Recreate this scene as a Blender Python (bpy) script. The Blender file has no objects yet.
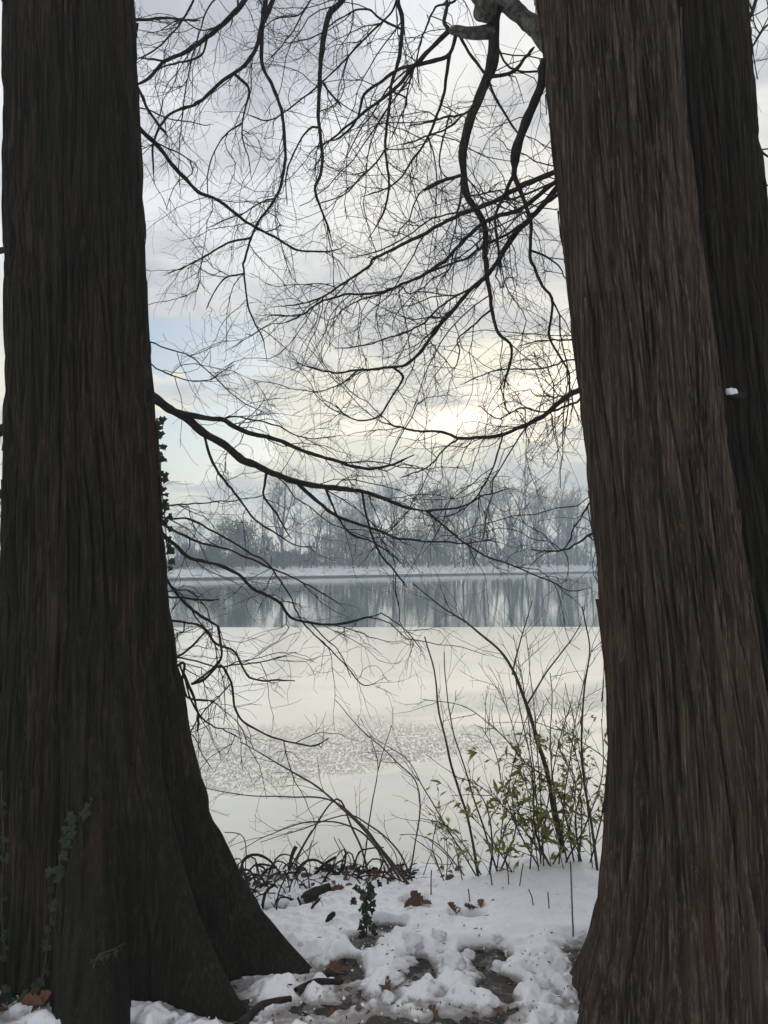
import bpy, math, random
import numpy as np
from mathutils import Vector

R = math.radians
rng = np.random.default_rng(7)
random.seed(7)
scene = bpy.context.scene
C = scene.collection

# ------------------------------------------------------------------ camera
EYE = 1.6
FPX = 774.0
PITCH = R(3.50)
cam = bpy.data.objects.new('camera', bpy.data.cameras.new('camera'))
C.objects.link(cam)
cam.location = (0, 0, EYE)
cam.rotation_euler = (R(90) + PITCH, 0, 0)
cam.data.sensor_fit = 'VERTICAL'
cam.data.sensor_height = 24.0
cam.data.lens = 24.0 * FPX / 1024.0
cam.data.clip_start = 0.05
cam.data.clip_end = 4000
scene.camera = cam

# ------------------------------------------------------------------ view
scene.view_settings.view_transform = 'Standard'
scene.view_settings.look = 'None'
scene.view_settings.gamma = 1.0
scene.view_settings.exposure = 0.25
scene.view_settings.use_curve_mapping = False
scene.cycles.max_bounces = 6
scene.cycles.volume_bounces = 1
scene.cycles.caustics_reflective = False
scene.cycles.use_denoising = True

# ------------------------------------------------------------------ sun
SUN_AZ, SUN_EL = R(15), R(15)          # to the right of the view, behind cloud
sun = bpy.data.objects.new('sun', bpy.data.lights.new('sun', 'SUN'))
C.objects.link(sun)
sun.data.energy = 0.6
sun.data.angle = R(60)
sun.data.color = (1.0, 0.93, 0.82)
sd = Vector((math.sin(SUN_AZ) * math.cos(SUN_EL), math.cos(SUN_AZ) * math.cos(SUN_EL), math.sin(SUN_EL)))
sun.rotation_euler = (-sd).to_track_quat('-Z', 'Y').to_euler()


# ------------------------------------------------------------------ node helpers
class NT:
    def __init__(self, tree):
        self.t = tree
        tree.nodes.clear()

    def n(self, kind, **kw):
        nd = self.t.nodes.new(kind)
        for k, v in kw.items():
            if k.startswith('i_'):
                nd.inputs[k[2:].replace('_', ' ')].default_value = v
            else:
                setattr(nd, k, v)
        return nd

    def l(self, a, b):
        self.t.links.new(a, b)

    def val(self, x, sock):
        if hasattr(x, 'links') or hasattr(x, 'is_linked'):
            self.l(x, sock)
        else:
            sock.default_value = x

    def math(self, op, a, b=None, c=None, clamp=False):
        nd = self.n('ShaderNodeMath', operation=op, use_clamp=clamp)
        self.val(a, nd.inputs[0])
        if b is not None: self.val(b, nd.inputs[1])
        if c is not None: self.val(c, nd.inputs[2])
        return nd.outputs[0]

    def mix(self, f, a, b, mode='MIX'):
        nd = self.n('ShaderNodeMix', data_type='RGBA', blend_type=mode)
        self.val(f, nd.inputs[0])
        for v, s in ((a, nd.inputs[6]), (b, nd.inputs[7])):
            if isinstance(v, tuple) and len(v) == 3: v = v + (1,)
            self.val(v, s)
        return nd.outputs[2]

    def step(self, x, lo, hi, smooth=True):
        nd = self.n('ShaderNodeMapRange', interpolation_type='SMOOTHSTEP' if smooth else 'LINEAR')
        nd.clamp = True
        self.val(x, nd.inputs['Value'])
        nd.inputs['From Min'].default_value = lo
        nd.inputs['From Max'].default_value = hi
        return nd.outputs[0]

    def noise(self, vec, scale, detail=4, rough=0.55, dist=0.0):
        nd = self.n('ShaderNodeTexNoise', i_Scale=scale, i_Detail=detail, i_Roughness=rough, i_Distortion=dist)
        if vec is not None: self.l(vec, nd.inputs['Vector'])
        return nd.outputs[0]

    def mapping(self, vec, scale=(1, 1, 1), loc=(0, 0, 0), rot=(0, 0, 0)):
        nd = self.n('ShaderNodeMapping')
        self.l(vec, nd.inputs[0])
        nd.inputs['Scale'].default_value = scale
        nd.inputs['Location'].default_value = loc
        nd.inputs['Rotation'].default_value = rot
        return nd.outputs[0]


# ------------------------------------------------------------------ world: pale broken winter cloud over a Nishita sky
world = bpy.data.worlds.new('World')
scene.world = world
world.use_nodes = True
w = NT(world.node_tree)
SKY = 0.1
wc = w.n('ShaderNodeTexCoord').outputs['Generated']
sep = w.n('ShaderNodeSeparateXYZ'); w.l(wc, sep.inputs[0])
zc = w.math('MAXIMUM', sep.outputs[2], 0.0)
zz = w.math('ADD', zc, 0.26)
cb = w.n('ShaderNodeCombineXYZ')
w.l(w.math('DIVIDE', sep.outputs[0], zz), cb.inputs[0])
w.l(w.math('DIVIDE', sep.outputs[1], zz), cb.inputs[1])
pl = cb.outputs[0]
n_big = w.noise(w.mapping(pl, (0.9, 1.3, 1), (3.1, 1.7, 0)), 1.0, 7, 0.55, 0.5)
n_tone = w.noise(w.mapping(pl, (1.0, 1.25, 1), (2.6, 8.4, 2)), 1.9, 8, 0.58, 0.7)
tone = w.step(n_tone, 0.37, 0.63)
cloud = w.mix(tone, (0.45, 0.465, 0.515), (0.78, 0.79, 0.82))
# warmth of the low winter sun behind the cloud
dt = w.n('ShaderNodeVectorMath', operation='DOT_PRODUCT')
w.l(wc, dt.inputs[0]); dt.inputs[1].default_value = sd
near_sun = w.step(dt.outputs['Value'], 0.90, 1.0)
low = w.math('SUBTRACT', 1.0, w.step(zc, 0.05, 0.44))
warm = w.math('MULTIPLY', low, w.math('MULTIPLY_ADD', tone, 0.75, 0.25))
cloud = w.mix(w.math('MULTIPLY', warm, 1.0, clamp=True), cloud, (0.98, 0.90, 0.68))
cloud = w.mix(w.math('MULTIPLY', w.math('MULTIPLY', near_sun, w.math('MULTIPLY_ADD', tone, 0.8, 0.2)), 0.6), cloud, (1.16, 1.05, 0.78))
sky = w.n('ShaderNodeTexSky', sky_type='NISHITA', sun_disc=False, sun_elevation=SUN_EL, sun_rotation=SUN_AZ)
sky.altitude = 100
sky.air_density = 1.0; sky.dust_density = 1.2; sky.ozone_density = 1.5
blue = w.mix(1.0, sky.outputs[0], (SKY, SKY, SKY), 'MULTIPLY')
# a gap in the cloud to the left, where blue shows
gd = Vector((-0.250, 1.0, 0.215)).normalized()
dg = w.n('ShaderNodeVectorMath', operation='DOT_PRODUCT')
w.l(wc, dg.inputs[0]); dg.inputs[1].default_value = gd
n_gap = w.noise(w.mapping(pl, (1.4, 2.2, 1), (0.4, 7.7, 0)), 1.6, 6, 0.6, 0.5)
gap = w.math('ADD', w.step(dg.outputs['Value'], 0.987, 0.9990), w.math('MULTIPLY_ADD', n_gap, 2.6, -1.45))
gap = w.step(gap, 0.42, 0.68)
thin = w.math('MULTIPLY', w.step(n_big, 0.56, 0.70), 0.55)
opening = w.math('MAXIMUM', gap, thin)
skycol = w.mix(opening, cloud, blue)
bg = w.n('ShaderNodeBackground')
sc10 = w.mix(1.0, skycol, (1 / SKY, 1 / SKY, 1 / SKY), 'MULTIPLY')
w.l(sc10, bg.inputs[0]); bg.inputs[1].default_value = SKY
wo = w.n('ShaderNodeOutputWorld'); w.l(bg.outputs[0], wo.inputs[0])


# ------------------------------------------------------------------ geometry helpers
def P(px, py, Y):
    """world point on the sight line of picture point (px, py) at distance Y along the ground"""
    dx, dy = (px - 384.0) / FPX, (512.0 - py) / FPX
    cy, sy = math.cos(PITCH), math.sin(PITCH)
    d = np.array([dx, cy - dy * sy, sy + dy * cy])
    return np.array([0, 0, EYE]) + d * (Y / d[1])


def smooth(a, b, x):
    t = np.clip((np.asarray(x, float) - a) / (b - a), 0, 1)
    return t * t * (3 - 2 * t)


_perm = np.random.default_rng(3).permutation(256)
_perm = np.concatenate([_perm, _perm, _perm])
_g = np.random.default_rng(4).normal(size=(256, 3)); _g /= np.linalg.norm(_g, axis=1)[:, None]


def perlin(x, y, z):
    x, y, z = np.broadcast_arrays(np.asarray(x, float), np.asarray(y, float), np.asarray(z, float))
    xi, yi, zi = np.floor(x).astype(int), np.floor(y).astype(int), np.floor(z).astype(int)
    xf, yf, zf = x - xi, y - yi, z - zi
    u, v, w_ = (t * t * t * (t * (t * 6 - 15) + 10) for t in (xf, yf, zf))
    xi &= 255; yi &= 255; zi &= 255
    out = 0
    for a in (0, 1):
        for b in (0, 1):
            for c in (0, 1):
                h = _perm[_perm[_perm[(xi + a) & 255] + ((yi + b) & 255)] + ((zi + c) & 255)] & 255
                g = _g[h]
                dot = g[..., 0] * (xf - a) + g[..., 1] * (yf - b) + g[..., 2] * (zf - c)
                wt = (u if a else 1 - u) * (v if b else 1 - v) * (w_ if c else 1 - w_)
                out = out + wt * dot
    return out * 1.6


def fbm(x, y, z, o=4):
    s, a = 0, 1.0
    for i in range(o):
        s = s + a * perlin(x * 2 ** i + 17.3 * i, y * 2 ** i, z * 2 ** i); a *= 0.5
    return s


def mesh_from(name, verts, quads=None, tris=None, smooth_=True):
    me = bpy.data.meshes.new(name)
    verts = np.asarray(verts, np.float32)
    q = np.zeros((0, 4), np.int32) if quads is None or len(quads) == 0 else np.asarray(quads, np.int32)
    t = np.zeros((0, 3), np.int32) if tris is None or len(tris) == 0 else np.asarray(tris, np.int32)
    me.vertices.add(len(verts)); me.vertices.foreach_set('co', verts.ravel())
    nl = q.size + t.size
    me.loops.add(nl); me.loops.foreach_set('vertex_index', np.concatenate([q.ravel(), t.ravel()]))
    npoly = len(q) + len(t)
    me.polygons.add(npoly)
    starts = np.concatenate([np.arange(len(q)) * 4, q.size + np.arange(len(t)) * 3]).astype(np.int32)
    me.polygons.foreach_set('loop_start', starts)
    me.polygons.foreach_set('use_smooth', np.full(npoly, smooth_))
    me.update(calc_edges=True); me.validate()
    return me


def obj(name, me, mat, parent=None, loc=None):
    o = bpy.data.objects.new(name, me)
    if me is not None and mat is not None and not me.materials: me.materials.append(mat)
    C.objects.link(o)
    if parent is not None: o.parent = parent
    if loc is not None: o.location = loc
    return o


def empty(name, loc):
    o = bpy.data.objects.new(name, None); C.objects.link(o); o.location = loc
    o.empty_display_size = 0.1
    return o


def tag(o, label=None, cat=None, group=None, kind=None):
    if label: o['label'] = label
    if cat: o['category'] = cat
    if group: o['group'] = group
    if kind: o['kind'] = kind
    return o


def tubes(lines, sides=5, cap=True):
    """many tapered tubes at once: lines = list of (points Nx3, radii N); returns verts, quads, tris"""
    groups = {}
    for p, r in lines:
        groups.setdefault(len(p), []).append((p, r))
    V, Q, T = [], [], []
    base = 0
    ang = np.arange(sides) * 2 * np.pi / sides
    for N, ls in groups.items():
        P_ = np.array([l[0] for l in ls], float); R_ = np.array([l[1] for l in ls], float)
        M = len(ls)
        tg = np.gradient(P_, axis=1)
        tg /= np.linalg.norm(tg, axis=2, keepdims=True) + 1e-12
        mean = P_[:, -1] - P_[:, 0]
        ref = np.where((np.abs(mean[:, 2:3]) > 0.8 * np.linalg.norm(mean, axis=1, keepdims=True)), [[1.0, 0.17, 0.1]], [[0.05, 0.1, 1.0]])
        a = np.cross(tg, ref[:, None, :]); a /= np.linalg.norm(a, axis=2, keepdims=True) + 1e-9
        b = np.cross(tg, a)
        ring = P_[:, :, None, :] + R_[:, :, None, None] * (a[:, :, None, :] * np.cos(ang)[None, None, :, None] + b[:, :, None, :] * np.sin(ang)[None, None, :, None])
        V.append(ring.reshape(-1, 3))
        m = np.arange(M)[:, None, None] * N * sides
        i = np.arange(N - 1)[None, :, None] * sides
        k = np.arange(sides)[None, None, :]; k2 = (k + 1) % sides
        v0 = base + m + i
        Q.append(np.stack([v0 + k, v0 + k2, v0 + sides + k2, v0 + sides + k], -1).reshape(-1, 4))
        base += M * N * sides
        if cap:
            V.append(P_[:, -1]); ci = base + np.arange(M); base += M
            last = (ci * 0 + v0[:, -1, 0] + sides)[:, None]
            kk = np.arange(sides)[None, :]
            T.append(np.stack([np.broadcast_to(ci[:, None], (M, sides)), last + (kk + 1) % sides, last + kk], -1).reshape(-1, 3))
    return np.concatenate(V), np.concatenate(Q), (np.concatenate(T) if T else None)


def tube_obj(name, lines, mat, parent=None, sides=5, origin=None, kind=None):
    v, q, t = tubes(lines, sides)
    if origin is not None: v = v - np.asarray(origin)
    o = obj(name, mesh_from(name, v, q, t), mat, parent)
    if kind: o['kind'] = kind
    return o


def catmull(pts, n_per=6):
    p = np.asarray(pts, float)
    if len(p) == 2:
        t = np.linspace(0, 1, n_per + 1)[:, None]
        return p[0] * (1 - t) + p[1] * t
    e = np.concatenate([[2 * p[0] - p[1]], p, [2 * p[-1] - p[-2]]])
    out = []
    t = np.linspace(0, 1, n_per, endpoint=False)[:, None]
    for i in range(1, len(e) - 2):
        p0, p1, p2, p3 = e[i - 1], e[i], e[i + 1], e[i + 2]
        out.append(0.5 * (2 * p1 + (p2 - p0) * t + (2 * p0 - 5 * p1 + 4 * p2 - p3) * t ** 2 + (3 * p1 - p0 - 3 * p2 + p3) * t ** 3))
    out.append(p[-1:])
    return np.concatenate(out)


def resample(p, step):
    d = np.concatenate([[0], np.cumsum(np.linalg.norm(np.diff(p, axis=0), axis=1))])
    n = max(3, int(d[-1] / step) + 1)
    s = np.linspace(0, d[-1], n)
    return np.stack([np.interp(s, d, p[:, k]) for k in range(p.shape[1])], 1)


# ------------------------------------------------------------------ materials
def pbr(name):
    m = bpy.data.materials.new(name); m.use_nodes = True
    t = NT(m.node_tree)
    b = t.n('ShaderNodeBsdfPrincipled'); o = t.n('ShaderNodeOutputMaterial')
    t.l(b.outputs[0], o.inputs[0])
    return m, t, b


def bump(t, b, h, strength, dist):
    bp = t.n('ShaderNodeBump', i_Strength=strength, i_Distance=dist)
    t.l(h, bp.inputs['Height']); t.l(bp.outputs[0], b.inputs['Normal'])


def bark_mat(name, dark, mid, pale, moss, moss_amt, red, m0=0.50, m1=0.66):
    m, t, b = pbr(name)
    co = t.n('ShaderNodeTexCoord').outputs['Object']
    fine = t.noise(t.mapping(co, (120, 120, 1.1)), 1.0, 6, 0.72, 0.15)
    strip = t.noise(t.mapping(co, (26, 26, 1.1)), 1.0, 5, 0.6, 0.4)
    blot = t.noise(t.mapping(co, (3.2, 3.2, 1.3), (2, 5, 1)), 1.0, 5, 0.6, 0.6)
    rd = t.noise(t.mapping(co, (6, 6, 1.0), (7, 2, 3)), 1.0, 4, 0.6, 0.3)
    c = t.mix(t.step(strip, 0.32, 0.68), dark, mid)
    c = t.mix(t.math('MULTIPLY', t.step(fine, 0.44, 0.74), 0.9), c, pale)
    c = t.mix(t.math('MULTIPLY', t.step(rd, 0.52, 0.75), 0.7), c, red)
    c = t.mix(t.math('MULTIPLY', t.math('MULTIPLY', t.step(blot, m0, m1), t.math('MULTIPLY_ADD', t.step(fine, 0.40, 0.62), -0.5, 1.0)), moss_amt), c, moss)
    t.l(c, b.inputs['Base Color'])
    b.inputs['Roughness'].default_value = 0.9
    b.inputs['Specular IOR Level'].default_value = 0.15
    h = t.math('ADD', t.math('MULTIPLY', fine, 0.6), strip)
    bump(t, b, h, 0.75, 0.008)
    return m


def simple(name, c1, c2, scale=8, rough=0.8, spec=0.3, bmp=0.0, bd=0.01, stretch=(1, 1, 1)):
    m, t, b = pbr(name)
    co = t.mapping(t.n('ShaderNodeTexCoord').outputs['Object'], stretch)
    n = t.noise(co, scale, 5, 0.6, 0.3)
    t.l(t.mix(t.step(n, 0.32, 0.68), c1, c2), b.inputs['Base Color'])
    b.inputs['Roughness'].default_value = rough
    b.inputs['Specular IOR Level'].default_value = spec
    if bmp: bump(t, b, n, bmp, bd)
    return m


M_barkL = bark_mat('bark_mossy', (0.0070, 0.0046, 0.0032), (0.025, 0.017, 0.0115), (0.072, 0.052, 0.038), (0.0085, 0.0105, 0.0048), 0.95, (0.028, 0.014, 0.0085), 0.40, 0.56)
M_barkR = bark_mat('bark_brown', (0.014, 0.0095, 0.0066), (0.054, 0.038, 0.027), (0.150, 0.118, 0.092), (0.028, 0.027, 0.012), 0.5, (0.060, 0.029, 0.018))
M_barkB = bark_mat('bark_dark_mossy', (0.0060, 0.0042, 0.0032), (0.020, 0.0145, 0.0095), (0.045, 0.036, 0.022), (0.012, 0.013, 0.0055), 0.7, (0.018, 0.011, 0.007))  # back trunk: bark of its own, darker and greener
M_branch = simple('branch_bark', (0.014, 0.011, 0.010), (0.036, 0.028, 0.025), 30, 0.85, 0.2, 0.5, 0.004)
M_grey = simple('lichen_grey_bark', (0.035, 0.032, 0.028), (0.16, 0.15, 0.13), 26, 0.9, 0.15, 0.7, 0.006, (1, 1, 1))
M_twig = simple('twig_bark', (0.020, 0.015, 0.014), (0.045, 0.034, 0.031), 12, 0.8, 0.25)
M_far = simple('far_bark', (0.030, 0.028, 0.026), (0.075, 0.070, 0.066), 0.7, 0.9, 0.1)
M_fartwig = simple('far_twig', (0.060, 0.056, 0.054), (0.11, 0.10, 0.096), 0.5, 0.9, 0.1)
M_conifer = simple('conifer_foliage', (0.016, 0.026, 0.018), (0.045, 0.060, 0.042), 1.2, 0.9, 0.1)
M_leaf = simple('shrub_leaf', (0.14, 0.165, 0.030), (0.34, 0.32, 0.075), 18, 0.5, 0.4)
M_leafy = simple('yellowing_leaf', (0.22, 0.19, 0.05), (0.15, 0.10, 0.035), 22, 0.6, 0.3)
M_ivy = simple('ivy_leaf', (0.010, 0.018, 0.008), (0.032, 0.046, 0.020), 25, 0.6, 0.2)
M_dead = simple('dead_leaf', (0.055, 0.025, 0.014), (0.165, 0.080, 0.043), 25, 0.7, 0.3, 0.3, 0.004)
M_stalk = simple('dry_stalk', (0.09, 0.065, 0.045), (0.20, 0.15, 0.10), 20, 0.8, 0.2)
M_shrub = simple('shrub_stem', (0.030, 0.021, 0.017), (0.085, 0.062, 0.048), 25, 0.75, 0.3, 0.3, 0.003)
M_wood = simple('rotten_wood', (0.010, 0.0075, 0.007), (0.042, 0.030, 0.024), 14, 0.9, 0.2, 0.8, 0.02, (1, 1, 3))


def snow_mat(name, dirt, slush=False):
    m, t, b = pbr(name)
    co = t.n('ShaderNodeTexCoord').outputs['Object']
    n = t.noise(co, 9, 6, 0.65, 0.4)
    n2 = t.noise(co, 2.3, 4, 0.6, 0.3)
    g = t.noise(co, 70, 4, 0.7)
    c = t.mix(t.step(n, 0.3, 0.7), (0.82, 0.835, 0.86), (0.88, 0.89, 0.905))
    sp = t.noise(co, 38, 3, 0.6, 0.6)
    dm = t.math('MULTIPLY', t.step(sp, 0.60, 0.72), t.step(n2, 0.42, 0.62))
    c = t.mix(t.math('MULTIPLY', dm, dirt), c, (0.26, 0.21, 0.17))
    if slush:      # thin, trodden snow is soaked and grey
        dp = t.n('ShaderNodeAttribute', attribute_name='depth').outputs['Fac']
        th_ = t.math('SUBTRACT', 1.0, t.step(t.math('ADD', dp, t.math('MULTIPLY_ADD', sp, 0.03, -0.015)), 0.003, 0.026))
        c = t.mix(t.math('MULTIPLY', th_, 0.92), c, (0.215, 0.185, 0.16))
    t.l(c, b.inputs['Base Color'])
    b.inputs['Roughness'].default_value = 0.6
    b.inputs['Specular IOR Level'].default_value = 0.3
    b.inputs['Subsurface Weight'].default_value = 0.0
    bump(t, b, t.math('ADD', t.math('MULTIPLY', g, 0.35), n), 0.55, 0.012)
    return m


M_snow = snow_mat('snow', 0.7)
M_snowgr = snow_mat('snow_ground', 0.7, True)
M_snowclean = snow_mat('snow_far', 0.15)
m, t, b = pbr('wet_leaf_litter')
co = t.n('ShaderNodeTexCoord').outputs['Object']
n1 = t.noise(co, 34, 6, 0.65, 0.5); n2 = t.noise(co, 11, 5, 0.65, 0.6); n3 = t.noise(co, 90, 3, 0.7)
c = t.mix(t.step(n1, 0.35, 0.65), (0.009, 0.0065, 0.005), (0.050, 0.031, 0.021))
c = t.mix(t.math('MULTIPLY', t.step(n3, 0.58, 0.70), 0.6), c, (0.11, 0.062, 0.035))
c = t.mix(t.math('MULTIPLY', t.step(t.math('ADD', n2, t.math('MULTIPLY_ADD', n3, 0.25, -0.125)), 0.52, 0.62), 0.75), c, (0.30, 0.285, 0.275))
t.l(c, b.inputs['Base Color']); b.inputs['Roughness'].default_value = 0.45
bump(t, b, t.math('ADD', n1, t.math('MULTIPLY', n3, 0.4)), 1.0, 0.03)
M_soil = m

# ------------------------------------------------------------------ near bank: soil and snow
WATER = -0.90


def ground_z(x, y):
    x = np.asarray(x, float); y = np.asarray(y, float)
    z = np.interp(y, [-60, 2.0, 3.3, 4.3, 4.85, 5.15, 6.4, 9, 14], [0.3, 0.0, 0.0, -0.20, -0.32, -0.46, -1.25, -2.2, -3.0])
    z = z + 0.13 * np.exp(-((x - 1.0) / 0.55) ** 2) * smooth(3.4, 4.4, y) * (1 - smooth(4.9, 5.6, y))
    z = z + 0.025 * fbm(x * 0.9, y * 0.9, 0.3, 3)
    return z


def trampled(x, y):
    """how far the snow has been walked through (a path along the bank between the trees)"""
    c = 2.78 + 0.10 * (x - 0.1) + 0.1 * perlin(x * 2.1, y * 2.1, 5.5)
    a = 1 - smooth(0.30, 0.62, np.abs(y - c) + 0.16 * perlin(x * 5, y * 5, 1.2))
    b = (1 - smooth(0.10, 0.24, np.hypot((x + 0.02), (y - 3.38) * 0.8) + 0.06 * perlin(x * 9, y * 9, 4.4))) * 0.75
    return np.clip(np.maximum(a, b), 0, 1)


def bank_hit(px, py):
    for Y in np.arange(2.2, 5.2, 0.01):
        p = P(px, py, Y)
        if p[2] <= float(np.interp(Y, [2.0, 3.3, 4.3, 4.85], [0.0, 0.0, -0.20, -0.32])) + 0.045: break
    return p


BARE = [bank_hit(*p) for p in ((413, 903), (470, 915), (388, 920), (592, 962), (300, 900), (278, 905), (330, 868), (366, 934), (345, 962), (486, 952), (420, 965), (500, 985))]


def snow_h(x, y):
    """snow depth; below zero where the litter shows"""
    tr = trampled(x, y)
    base = 0.055 + 0.022 * fbm(x * 2.2, y * 2.2, 2.0, 3) + 0.010 * fbm(x * 9, y * 9, 3.0, 4) * (1 + 1.3 * (1 - smooth(0.0, 0.5, x)))
    # churned: clods with steep sides and hollows between
    n1 = fbm(x * 6.0, y * 6.0, 7.7, 3)
    n2 = fbm(x * 15, y * 15, 1.1, 3)
    clod = smooth(-0.35, 0.85, n1 + 0.30 * n2)
    n3 = fbm(x * 2.3, y * 3.1, 4.9, 2)
    ch = 0.009 + 0.046 * clod * (0.55 + 0.9 * smooth(-0.5, 0.5, n3)) - 0.020 * smooth(0.05, 0.5, -n3) + 0.005 * perlin(x * 38, y * 38, 3.3) + 0.004 * smooth(0.15, 0.5, n2)
    h = base * (1 - tr) + ch * tr
    for b in BARE:
        rr = np.hypot(x - b[0], (y - b[1]) * 0.8) + 0.05 * perlin(x * 8, y * 8, 8.8)
        h = h - 0.10 * (1 - smooth(0.02, 0.10, rr))
    # thinner and patchy towards the water's edge
    edge = smooth(4.5, 5.3, y + 0.35 * fbm(x * 2.5, y * 2.5, 6.1, 3))
    h = h - 0.13 * edge
    return h


def grid_axis(lo, a, b, hi, fine, grow=1.16):
    c = list(np.arange(a, b, fine))
    s, v = fine, b
    while v < hi: c.append(v); s *= grow; v += s
    c.append(hi)
    s, v = fine, a; left = []
    while True:
        s *= grow; v -= s
        if v < lo: break
        left.append(v)
    return np.array([lo] + left[::-1] + c)


def sheet(name, xs, ys, zf, mat):
    X, Y = np.meshgrid(xs, ys, indexing='ij')
    Z = zf(X, Y)
    nx, ny = len(xs), len(ys)
    idx = np.arange(nx * ny).reshape(nx, ny)
    q = np.stack([idx[:-1, :-1], idx[1:, :-1], idx[1:, 1:], idx[:-1, 1:]], -1).reshape(-1, 4)
    return obj(name, mesh_from(name, np.stack([X, Y, Z], -1).reshape(-1, 3), q), mat)


gx = grid_axis(-70, -1.0, 1.1, 70, 0.012, 1.2); gy = grid_axis(-45, 2.2, 5.3, 14, 0.012, 1.2)
soil = sheet('ground', gx, gy, lambda x, y: ground_z(x, y) + 0.008 * fbm(x * 14, y * 14, 9.0, 3), M_soil)
tag(soil, kind='structure')
sx = grid_axis(-70, -1.0, 1.1, 70, 0.0062, 1.13); sy = grid_axis(-45, 2.15, 5.3, 6.2, 0.0062, 1.13)
snow_xy = np.meshgrid(sx, sy, indexing='ij')
snow = sheet('snow', sx, sy, lambda x, y: ground_z(x, y) + snow_h(x, y), M_snowgr)
tag(snow, kind='structure')
at_ = snow.data.attributes.new('depth', 'FLOAT', 'POINT')
at_.data.foreach_set('value', snow_h(*snow_xy).ravel().astype(np.float32))

# ------------------------------------------------------------------ lake: open water and thin ice
m, t, b = pbr('lake_water')
co = t.n('ShaderNodeTexCoord').outputs['Object']
b.inputs['Base Color'].default_value = (0.030, 0.062, 0.064, 1)
b.inputs['Roughness'].default_value = 0.05
b.inputs['IOR'].default_value = 1.333
wv = t.noise(t.mapping(co, (0.6, 1.6, 1)), 1.0, 3, 0.5)
bump(t, b, wv, 0.06, 0.05)
M_water = m
m, t, b = pbr('lake_ice')
co = t.n('ShaderNodeTexCoord').outputs['Object']
big = t.noise(t.mapping(co, (0.16, 0.42, 1), (1.3, 0.2, 0), (0, 0, R(9))), 1.0, 3, 0.5, 0.6)
slush = t.noise(t.mapping(co, (0.10, 0.28, 1), (4.2, 8.1, 0)), 1.0, 4, 0.55, 0.5)
grain = t.noise(co, 16.0, 4, 0.7)
spy = t.n('ShaderNodeSeparateXYZ'); t.l(co, spy.inputs[0])
line = t.math('SUBTRACT', t.math('SUBTRACT', spy.outputs[1], t.math('MULTIPLY', spy.outputs[0], 0.55)), t.math('MULTIPLY_ADD', big, 3.2, 7.7))   # distance past the edge of the wet near-shore ice
near = t.math('SUBTRACT', 1.0, t.step(line, -0.12, 0.12))
wetm = t.math('MULTIPLY', near, t.math('MULTIPLY_ADD', t.step(slush, 0.38, 0.60), 0.6, 0.4))
c = t.mix(t.step(slush, 0.35, 0.65), (0.67, 0.635, 0.535), (0.76, 0.72, 0.61))
c = t.mix(wetm, c, (0.42, 0.44, 0.425))
t.l(c, b.inputs['Base Color'])
rg = t.n('ShaderNodeMix', data_type='FLOAT'); t.l(wetm, rg.inputs[0]); rg.inputs[2].default_value = 0.20; rg.inputs[3].default_value = 0.09
t.l(rg.outputs[0], b.inputs['Roughness'])
b.inputs['IOR'].default_value = 1.55
melt = t.math('MULTIPLY', t.step(line, -0.05, 0.5), t.math('SUBTRACT', 1.0, t.step(line, 1.6, 4.5)))   # a band of granular melt, its glitter put into the colour
glint_grain = t.step(t.noise(t.mapping(co, (22, 7, 1)), 1.0, 3, 0.8), 0.48, 0.60)
gm = t.math('MULTIPLY', melt, t.step(slush, 0.36, 0.56))
c = t.mix(t.math('MULTIPLY', gm, 0.24), c, t.mix(glint_grain, (0.50, 0.50, 0.47), (0.90, 0.885, 0.83)))  # pale and dark specks in the colour stand in for glints
t.l(c, b.inputs['Base Color'])
bump(t, b, t.math('MULTIPLY', gm, glint_grain), 0.8, 0.04)
M_ice = m


def flat(name, x0, x1, y0, y1, z, mat, nx=2, ny=2, edge=None):
    xs, ys = np.linspace(x0, x1, nx), np.linspace(0, 1, ny)
    X, S = np.meshgrid(xs, ys, indexing='ij')
    top = np.full_like(X, y1) if edge is None else y1 + edge(X)
    Y = y0 + (top - y0) * S
    idx = np.arange(nx * ny).reshape(nx, ny)
    q = np.stack([idx[:-1, :-1], idx[1:, :-1], idx[1:, 1:], idx[:-1, 1:]], -1).reshape(-1, 4)
    return obj(name, mesh_from(name, np.stack([X, Y, np.full_like(X, z)], -1).reshape(-1, 3), q, smooth_=False), mat)


tag(flat('lake_water', -330, 330, 4.2, 260, WATER, M_water), kind='structure')
tag(flat('lake_ice', -330, 330, 4.3, 28.6, WATER + 0.018, M_ice, 400, 2,
         lambda X: 0.5 * perlin(X * 0.07, 0.5, 0.5) + 0.22 * perlin(X * 0.4, 1.5, 0.5) + 0.01 * X), kind='structure')


# ------------------------------------------------------------------ far bank
def shore_y(x):
    x = np.asarray(x, float)
    return np.interp(x, [-300, -32, -25.6, 42, 60, 300], [88, 91, 95, 149, 155, 165]) + 1.6 * perlin(x * 0.09, 3.3, 0.2) + 0.6 * perlin(x * 0.31, 1.3, 0.2)


def far_z(x, d):
    return np.interp(d, [-2, 0.0, 0.25, 1.2, 6, 15, 40, 190], [-1.6, -0.98, -0.72, -0.52, 0.05, 0.45, 0.8, 2.2]) + 0.10 * perlin(x * 0.2, d * 0.2, 2.2) * smooth(0.3, 3, d)


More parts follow.
